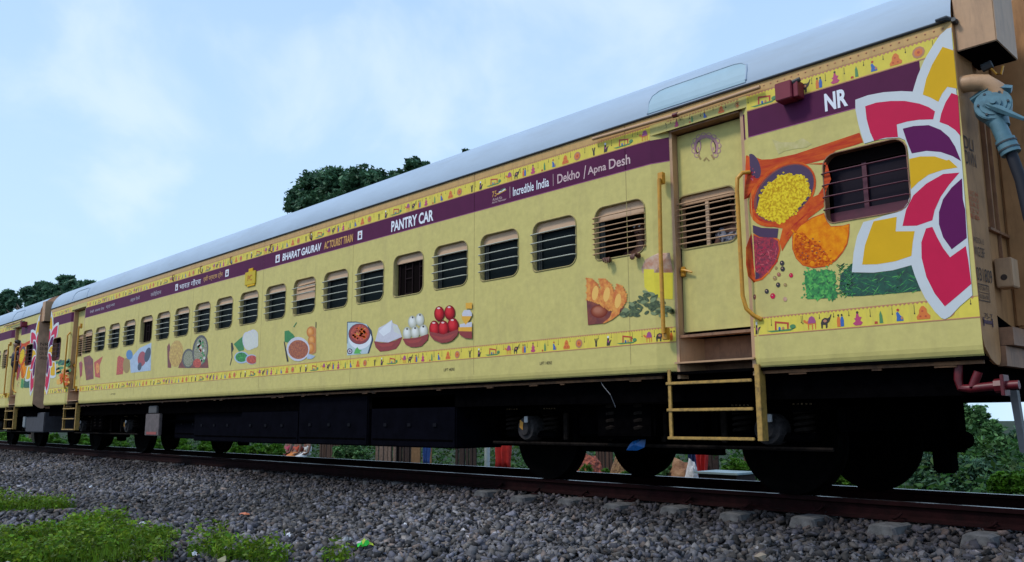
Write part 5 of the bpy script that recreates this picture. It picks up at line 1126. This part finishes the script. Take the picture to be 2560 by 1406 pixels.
bl = blobs_px([(1465, 1178, 16), (1510, 1182, 12), (1435, 1180, 14), (1570, 1184, 14)], 6.5); tree('bush', 'strip of weeds in front of the red brick heap', bl, (at(1480, 1190, 6.5).x, 6.5, -1.1), 2500, .05, bright, 30, 'undergrowth behind the track', .02)
bl = blobs_px([(880, 1135, 26), (855, 1130, 20), (905, 1140, 18)], 8); tree('bush', 'round green bush seen under the middle of the coach', bl, (at(880, 1160, 8).x, 8, -1.1), 4500, .10, mid, 30, 'undergrowth behind the track', .02)
for k, (px, w_, lb) in enumerate(((600, 22, 'broad-leaved plants just right of the fourth wheel from the left'), (650, 26, 'tall broad-leaved plants under the left of the coach'), (690, 20, 'leafy plants left of the seated people'), (455, 20, 'yellowish plant between two far wheels'), (520, 16, 'low weeds beside a far wheel'), (385, 16, 'pale plant under the pale switch panel'), (300, 24, 'bright leafy plants between the far bogie wheels'), (210, 14, 'weeds under the boarding ladder of the far door'), (135, 30, 'green plants under the grey tank'), (50, 26, 'green plants under the next coach'), (5, 14, 'green plants at the left edge'))):
    y = 7.0; b_ = blobs_px([(px - w_ * .5, 1098 + px * .045, 13), (px + w_ * .4, 1104 + px * .045, 13), (px, 1090 + px * .045, 12)], y)
    tree('bush', lb, b_, (at(px, 1110, y).x, y, -1.1), 900, .22, bright, 14, 'undergrowth behind the track', .02)

def undergrowth():
    n = 70000; x = rng.uniform(-60, 6, n); y = 6.0 + 10 * rng.random(n) ** 1.3
    w_ = np.array([mnoise.noise(Vector((a * .45, b * .6, 7))) for a, b in zip(x, y)]); k = ((w_ > -.08) | (y > 12)) & (y > 8.6 - .5 * (x < -24)); x, y, w_ = x[k], y[k], w_[k]
    z = gz(x, y) + rng.random(len(x)) * (.35 + 1.3 * w_.clip(0, 1) + 1.1 * np.clip((y - 11) / 2, 0, 1)) + .02
    V, F = leaf_quads(np.stack([x, y, z], 1), .17); t = rng.uniform(.4, 1.3, len(x)); T = np.stack([t * rng.uniform(.7, 1.4, len(t)), t, t], -1)
    tag(link('undergrowth', np_mesh('undergrowth', V, F, [leafmat('undergrowth_leaf', (.045, .12, .02))], T)), 'tangled green undergrowth on the far side of the track', kind='stuff')
undergrowth()

# low weeds and grass in the foreground
def weeds():
    n = 85000; x = rng.uniform(-11.5, -2.6, n); y = rng.uniform(-6.2, -2.5, n)
    P = np.stack([x, y], 1)
    def patch(cx, cy, rx, ry, rot):
        c, s = math.cos(rot), math.sin(rot); u = (x - cx) * c + (y - cy) * s; v = -(x - cx) * s + (y - cy) * c; return (u / rx) ** 2 + (v / ry) ** 2
    nz_ = np.array([mnoise.noise(Vector((a * 1.6, b * 1.6, 0))) + .5 * mnoise.noise(Vector((a * 5, b * 5, 3))) for a, b in P])
    def G(px, py): q = atz(px, py, -.42); return q.x, q.y
    k = np.zeros(n, bool)
    for (px, py, rx, ry) in ((12, 1272, .80, .24), (160, 1345, .78, .34), (245, 1330, .30, .26), (60, 1385, .9, .34), (250, 1380, .4, .25), (400, 1398, .20, .12), (510, 1388, .19, .14), (590, 1394, .24, .14), (668, 1402, .13, .10), (840, 1402, .09, .07), (545, 1358, .09, .08)):
        cx, cy = G(px, py); k |= patch(cx, cy, rx, ry, .75) + nz_ * 1.1 < 1
    x, y, z_ = x[k], y[k], nz_[k]; n = len(x); h = rng.uniform(.01, .15, n) * (1 + 1.2 * z_).clip(.2, 2.2); z = gz(x, y) + h
    reps = 3; C = np.repeat(np.stack([x, y, z], 1), reps, 0) + rng.normal(size=(n * reps, 3)) * [.028, .028, .016]
    V, F = leaf_quads(C, .042); z3 = np.array([mnoise.noise(Vector((a * 9, b * 9, 1))) for a, b in zip(x, y)]); t = np.repeat(rng.uniform(.4, 1.3, n) * (.95 + .5 * z_ + .9 * z3), reps).clip(.15, 1.8); T = np.stack([t * rng.uniform(.8, 1.35, len(t)), t, t], -1)
    m = leafmat('weed_leaf', (.16, .29, .020), .38)
    # upright blades
    nb = n; bx = np.repeat(np.stack([x, y, gz(x, y)], 1), 1, 0); d = rng.normal(size=(nb, 3)) * [.025, .025, 0]; d[:, 2] = rng.uniform(.06, .13, nb); s = rng.normal(size=(nb, 3)) * [.003, .003, 0]
    V2 = np.stack([bx - s, bx + s, bx + d + s * .2, bx + d - s * .2], 1).reshape(-1, 3); F2 = np.arange(nb * 4).reshape(-1, 4) + len(V)
    o = link('weeds', np_mesh('weeds', np.concatenate([V, V2]), np.concatenate([F, F2]), [m], np.concatenate([T, np.repeat(rng.uniform(.6, 1.3, nb)[:, None], 3, 1)])))
    tag(o, 'low green weeds creeping over the ballast at the lower left', kind='stuff')
weeds()

# ------------------------------------------------------------------ litter and loose pieces on the ballast
def crumpled(name, px, py, w_, h_, m, label, cat='litter', z=-.36, m2=None, group=None, amp=.3):
    P = atz(px, py, z); b = MB(); n = 6; V = []
    for i in range(n):
        for j in range(n):
            u, v = i / (n - 1) - .5, j / (n - 1) - .5; k = 1 - .5 * abs(v) * 2 * random.random()
            V.append((u * w_ * k, v * w_ * .6 * k, h_ * (random.random() * amp * 2 + .8 * (1 - 4 * u * u) * (1 - 2.5 * v * v))))
    F = [(i * n + j, (i + 1) * n + j, (i + 1) * n + j + 1, i * n + j + 1) for i in range(n - 1) for j in range(n - 1)]
    b.add(V, F, m)
    if m2: 
        for k in range(5): b.m[random.randrange(len(b.m))] = b.mi(m2)
    o = b.build(name); o.location = (P.x, P.y, float(gz(P.x, P.y)) + .03); o.rotation_euler = (0, 0, random.uniform(0, 3)); tag(o, label, cat, group); return o
litw = mat('litter_white', (.62, .62, .64), .5); litg = mat('litter_green', (.02, .50, .03), .35); lity = mat('litter_yellow', (.62, .72, .06), .4); lito = mat('litter_orange', (.55, .15, .06), .5)
crumpled('snack_wrapper', 912, 1358, .125, .055, litg, 'crumpled bright green wrapper lying on the stones at bottom centre', 'wrapper', m2=lity)
crumpled('plastic_scrap', 868, 1345, .10, .035, mat('litter_clear', (.34, .35, .36), .3, var=.4, vs_=30), 'crumpled greyish white plastic left of the green wrapper', 'plastic scrap')
crumpled('plastic_scrap', 612, 1281, .12, .02, lito, 'small orange scrap on the ballast left of centre', 'plastic scrap')
for px, py, w_, lb in ((357, 1300, .07, 'small white scrap just above the largest weed patch'), (722, 1330, .08, 'white scrap midway between weeds and green wrapper'), (487, 1371, .07, 'pale elongated scrap between two weed patches'), (1013, 1313, .045, 'tiny white scrap right of centre above the green wrapper'), (228, 1216, .07, 'tiny white scrap high on the stones at the left')):
    crumpled('paper_scrap', px, py, w_, .03, litw, lb, 'paper scrap', group='white scraps on the ballast')
def bigstone(px, py, r_, col, label, name='stone'):
    P = atz(px, py, -.36); V, F = hull(14, .6); b = MB(); b.add([tuple(v * r_) for v in V], [tuple(f) for f in F], mat('stone_' + ('%02d' % int(col[0] * 100)) + ('%02d' % int(col[2] * 100)), col, .85, var=.25, vs_=30, bump=.004, bs=60))
    o = b.build(name); o.location = (P.x, P.y, float(gz(P.x, P.y)) + r_ * .5); tag(o, label, 'stone', 'larger pale stones'); return o
for px, py, r_, c_, lb in ((18, 1394, .075, (.30, .31, .28), 'large pale green-grey stone in the bottom left corner'), (60, 1400, .065, (.32, .31, .30), 'pale stone at the bottom edge right of the corner stone'), (86, 1388, .055, (.30, .36, .30), 'small pale green stone peeking from the weeds at bottom left'), (385, 1322, .06, (.19, .18, .18), 'upright grey stone right of the white scrap'), (415, 1315, .11, (.10, .10, .11), 'large flat dark stone at the edge of the weeds'), (555, 1380, .055, (.30, .27, .16), 'yellowish stone in the second weed patch'), (148, 1295, .04, (.10, .38, .26), 'round turquoise pebble-like scrap in the weeds'), (1992, 1325, .035, (.34, .30, .24), 'pale tan stone below a sleeper end near the right'), (2065, 1322, .032, (.34, .31, .28), 'second pale stone below the sleeper ends at right'), (915, 1342, .045, (.30, .28, .24), 'pale stone just above the green wrapper'), (2430, 1345, .06, (.22, .22, .24), 'long grey stone near the rail at the right edge'), (1900, 1395, .06, (.28, .22, .16), 'brownish stone at the bottom edge right of centre')):
    bigstone(px, py, r_, c_, lb)
q = MB(); a_, b_ = at(1566, 1126, .38), at(1616, 1092, .38)
q.add([(a_.x, .38, a_.z), (a_.x + .14, .36, a_.z + .0), (b_.x - .02, .37, a_.z + .03), (b_.x, .38, b_.z), (a_.x + .10, .35, b_.z - .045), (a_.x + .05, .36, a_.z + .05), (a_.x + .13, .33, a_.z + .055), (a_.x + .1, .42, a_.z + .02)], [(0, 1, 6, 5), (1, 2, 6), (2, 3, 6), (3, 4, 6), (4, 5, 6), (0, 5, 7), (5, 4, 7), (4, 3, 7), (3, 2, 7), (2, 1, 7), (1, 0, 7)], mat('bag_blue', (.01, .13, .42), .35, var=.3, vs_=30))
tag(q.build('plastic_bag'), 'bright blue plastic bag caught on the near bogie', 'plastic bag')

# ------------------------------------------------------------------ settlement behind the track (seen under the coach)
def plank_wall(px0, px1, y, label, m, top=.75, name='plank_fence', wdt=.14, cat='fence'):
    a, b = at(px0, 1130, y).x, at(px1, 1130, y).x; r = empty(name, (a, y, -1.15), label, cat); x = 0
    while x < b - a:
        q = MB(); h = 1.15 + top + random.uniform(-.05, .05); ww = wdt * random.uniform(.6, .95); q.bbox(x, x + ww, -.012 - random.uniform(0, .03), .012 + random.uniform(0, .012), -.1, h, m, .004); q.build('plank', r); x += wdt
    q = MB(); q.box(0, b - a, .03, .07, .35, .42, m); q.box(0, b - a, .03, .07, 1.3, 1.37, m); q.build('rail', r); return r
wd1 = mat('plank_brown', (.075, .038, .026), .85, var=.5, vs_=12, stretch=(1, 1, .2)); wd2 = mat('plank_dark', (.03, .014, .012), .85, var=.5, vs_=12); wd3 = mat('plank_tan', (.20, .11, .05), .85, var=.3, vs_=12); wd4 = mat('bark_pale', (.19, .13, .105), .85, var=.5, vs_=16)
plank_wall(800, 850, 8.6, 'brown plank wall left of the round bush under the coach', wd1); plank_wall(940, 985, 8.6, 'pale split log wall right of the round bush', wd4, wdt=.22); plank_wall(985, 1030, 8.7, 'dark plank wall next to the pale logs', wd2)
plank_wall(1030, 1060, 8.6, 'tan board panel beside the blue sheet', wd3, wdt=.5); plank_wall(1140, 1190, 8.5, 'reddish slatted fence with pale rails left of the white post', wd2); plank_wall(1490, 1530, 8.4, 'grey-brown sticks behind the weeds left of the tan mat', wd1, wdt=.1); plank_wall(1740, 1800, 9.2, 'dark brown shed boards behind the red sheet', wd2, wdt=.2); plank_wall(1860, 1925, 8.6, 'grey brown boards at the right end of the gap behind the ladder', wd1, wdt=.3)
def sheet(px0, px1, py0, py1, y, m, label, name='cloth', cat='cloth', fold=.05):
    a, b = at(px0, py1, y), at(px1, py0, y); n = 14; z0, z1 = min(a.z, b.z) - .15, max(a.z, b.z) + .35; q = MB(); V = []
    for i in range(n + 1):
        u = i / n
        for j in range(5):
            v = j / 4; V.append((a.x + u * (b.x - a.x) + .02 * math.sin(v * 7 + u * 3), y + fold * math.sin(u * 19 + v * 1.5) * (1.1 - v * .6), z0 + v * (z1 - z0)))
    q.add(V, [(i * 5 + j, (i + 1) * 5 + j, (i + 1) * 5 + j + 1, i * 5 + j + 1) for i in range(n) for j in range(4)], m)
    o = q.build(name, None, True); sm_ = o.modifiers.new('t', 'SOLIDIFY'); sm_.thickness = .008; tag(o, label, cat); return o
clr = mat('cloth_red', (.48, .015, .012), .7, var=.25, vs_=10); cln = mat('cloth_navy', (.02, .04, .13), .7); clb = mat('sheet_blue', (.03, .08, .28), .5)
sheet(1236, 1276, 1122, 1160, 6.6, clr, 'bright red cloth hanging right of the white post'); sheet(1740, 1768, 1150, 1178, 8.0, clr, 'red sheet hung behind the ladder'); sheet(1720, 1742, 1152, 1172, 8.2, cln, 'dark blue cloth left of the red sheet'); sheet(1056, 1074, 1128, 1152, 8.3, clb, 'blue plastic sheet beside the tan board', 'plastic_sheet', 'sheet')
q = MB(); q.box(0, .75, -.6, 0, -.1, .74, wd2); q.box(-.05, .80, -.65, .05, .742, .775, mat('sheet_pale_blue', (.26, .34, .36), .5, var=.15, vs_=8)); P = at(1775, 1195, 6.8); o = q.build('low_table'); o.location = (P.x - .1, 7.2, -1.12); tag(o, 'low table with a pale blue top behind the rail near the ladder', 'table')
def mound(px, y, w_, h_, m, label, name, cat, top=-.15):
    P = at(px, 1170, y); b = bmesh.new(); bmesh.ops.create_icosphere(b, subdivisions=3, radius=1)
    for v in b.verts:
        nn = mnoise.noise(v.co * 2.2) * .18; v.co = Vector((v.co.x * w_ * (1 + nn), v.co.y * w_ * .6 * (1 + nn), v.co.z * h_ * (1 + nn)))
    me = bpy.data.meshes.new(name); b.to_mesh(me); b.free(); me.materials.append(m); o = link(name, me, loc=(P.x, y, top - h_)); tag(o, label, cat); return o
mound(1465, 7.2, .50, .75, mat('brick_rubble', (.36, .09, .05), .9, col2=(.12, .03, .02), vs_=14, lo=.42, hi=.56, bump=.05, bs=12), 'heap of red brick rubble seen between two wheels', 'rubble_heap', 'heap', -.14)
mound(1550, 7.3, .30, .75, mat('straw_mat', (.26, .15, .07), .9, col2=(.12, .06, .03), vs_=24, lo=.42, hi=.56, bump=.03, bs=20), 'tan straw heap right of the brick rubble', 'straw_heap', 'heap', -.15)
mound(1700, 7.6, .42, .8, mat('earth_tan', (.34, .19, .10), .9, col2=(.20, .08, .04), vs_=6, bump=.03, bs=12), 'tan earthen heap left of the white sack', 'earth_heap', 'heap', -.22)
mound(1728, 7.4, .16, .6, mat('sack_white', (.60, .58, .60), .8, var=.3, vs_=12, bump=.02, bs=20), 'white sack leaning on the tan heap', 'sack', 'sack', -.2)
q = MB(); P = at(1218, 1140, 6.2); q.tube([(0, 0, -1.0), (0, 0, P.z + .25)], .06, mat('post_white', (.55, .62, .62), .6, var=.15), 12); q.tube([(0, 0, P.z + .25), (0, 0, P.z + .27)], .075, mat('post_white', (.5, .5, .5)), 12); o = q.build('post', None, True); o.location = (P.x, 6.2, 0); tag(o, 'white concrete post left of the red cloth', 'post')
# people sitting far behind, seen under the coach
def sitter(px, y, top, bot, label):
    P = at(px, 1125, y); r = empty('person', (P.x, y, -1.15), label, 'person', 'people sitting behind the track')
    skinned('body', [(0, 0, .52), (0, 0, .72), (0, 0, .92), (0, 0, 1.0), (0, -.01, 1.13), (.18, 0, .90), (.24, -.1, .66), (.12, -.28, .58), (-.18, 0, .90), (-.24, -.1, .66), (-.12, -.28, .58), (.1, -.38, .52), (.1, -.42, .06), (-.1, -.38, .52), (-.1, -.42, .06), (0, -.01, 1.2)], [(0, 1), (1, 2), (2, 3), (3, 4), (4, 15), (2, 5), (5, 6), (6, 7), (2, 8), (8, 9), (9, 10), (0, 11), (11, 12), (0, 13), (13, 14)], [.14, .12, .13, .05, .09, .05, .035, .025, .05, .035, .025, .07, .045, .07, .045, .075], skin, r)
    skinned('shirt', [(0, 0, .50), (0, 0, .72), (0, 0, .90), (.18, 0, .88), (-.18, 0, .88)], [(0, 1), (1, 2), (2, 3), (2, 4)], [.17, .145, .15, .08, .08], top, r)
    skinned('skirt', [(0, 0, .52), (.1, -.38, .50), (.1, -.42, .10), (-.1, -.38, .50), (-.1, -.42, .10)], [(0, 1), (1, 2), (0, 3), (3, 4)], [.17, .12, .09, .12, .09], bot, r)
    q = MB(); q.bbox(-.3, .3, -.2, .2, -.1, .40, wd2, .02); q.build('seat_block', r)
sitter(722, 8.8, mat('cloth_pink', (.45, .06, .12), .8), mat('cloth_pink', (.45, .06, .12)), 'person in pink sitting under the left middle of the coach')
sitter(745, 8.8, mat('cloth_coral', (.55, .08, .04), .8), mat('cloth_orange', (.55, .18, .03), .8), 'person in red and orange sitting beside the one in pink')
sitter(768, 9.0, mat('cloth_white', (.6, .6, .6), .8), mat('cloth_white', (.6, .6, .6)), 'person in white sitting right of the red and orange one')
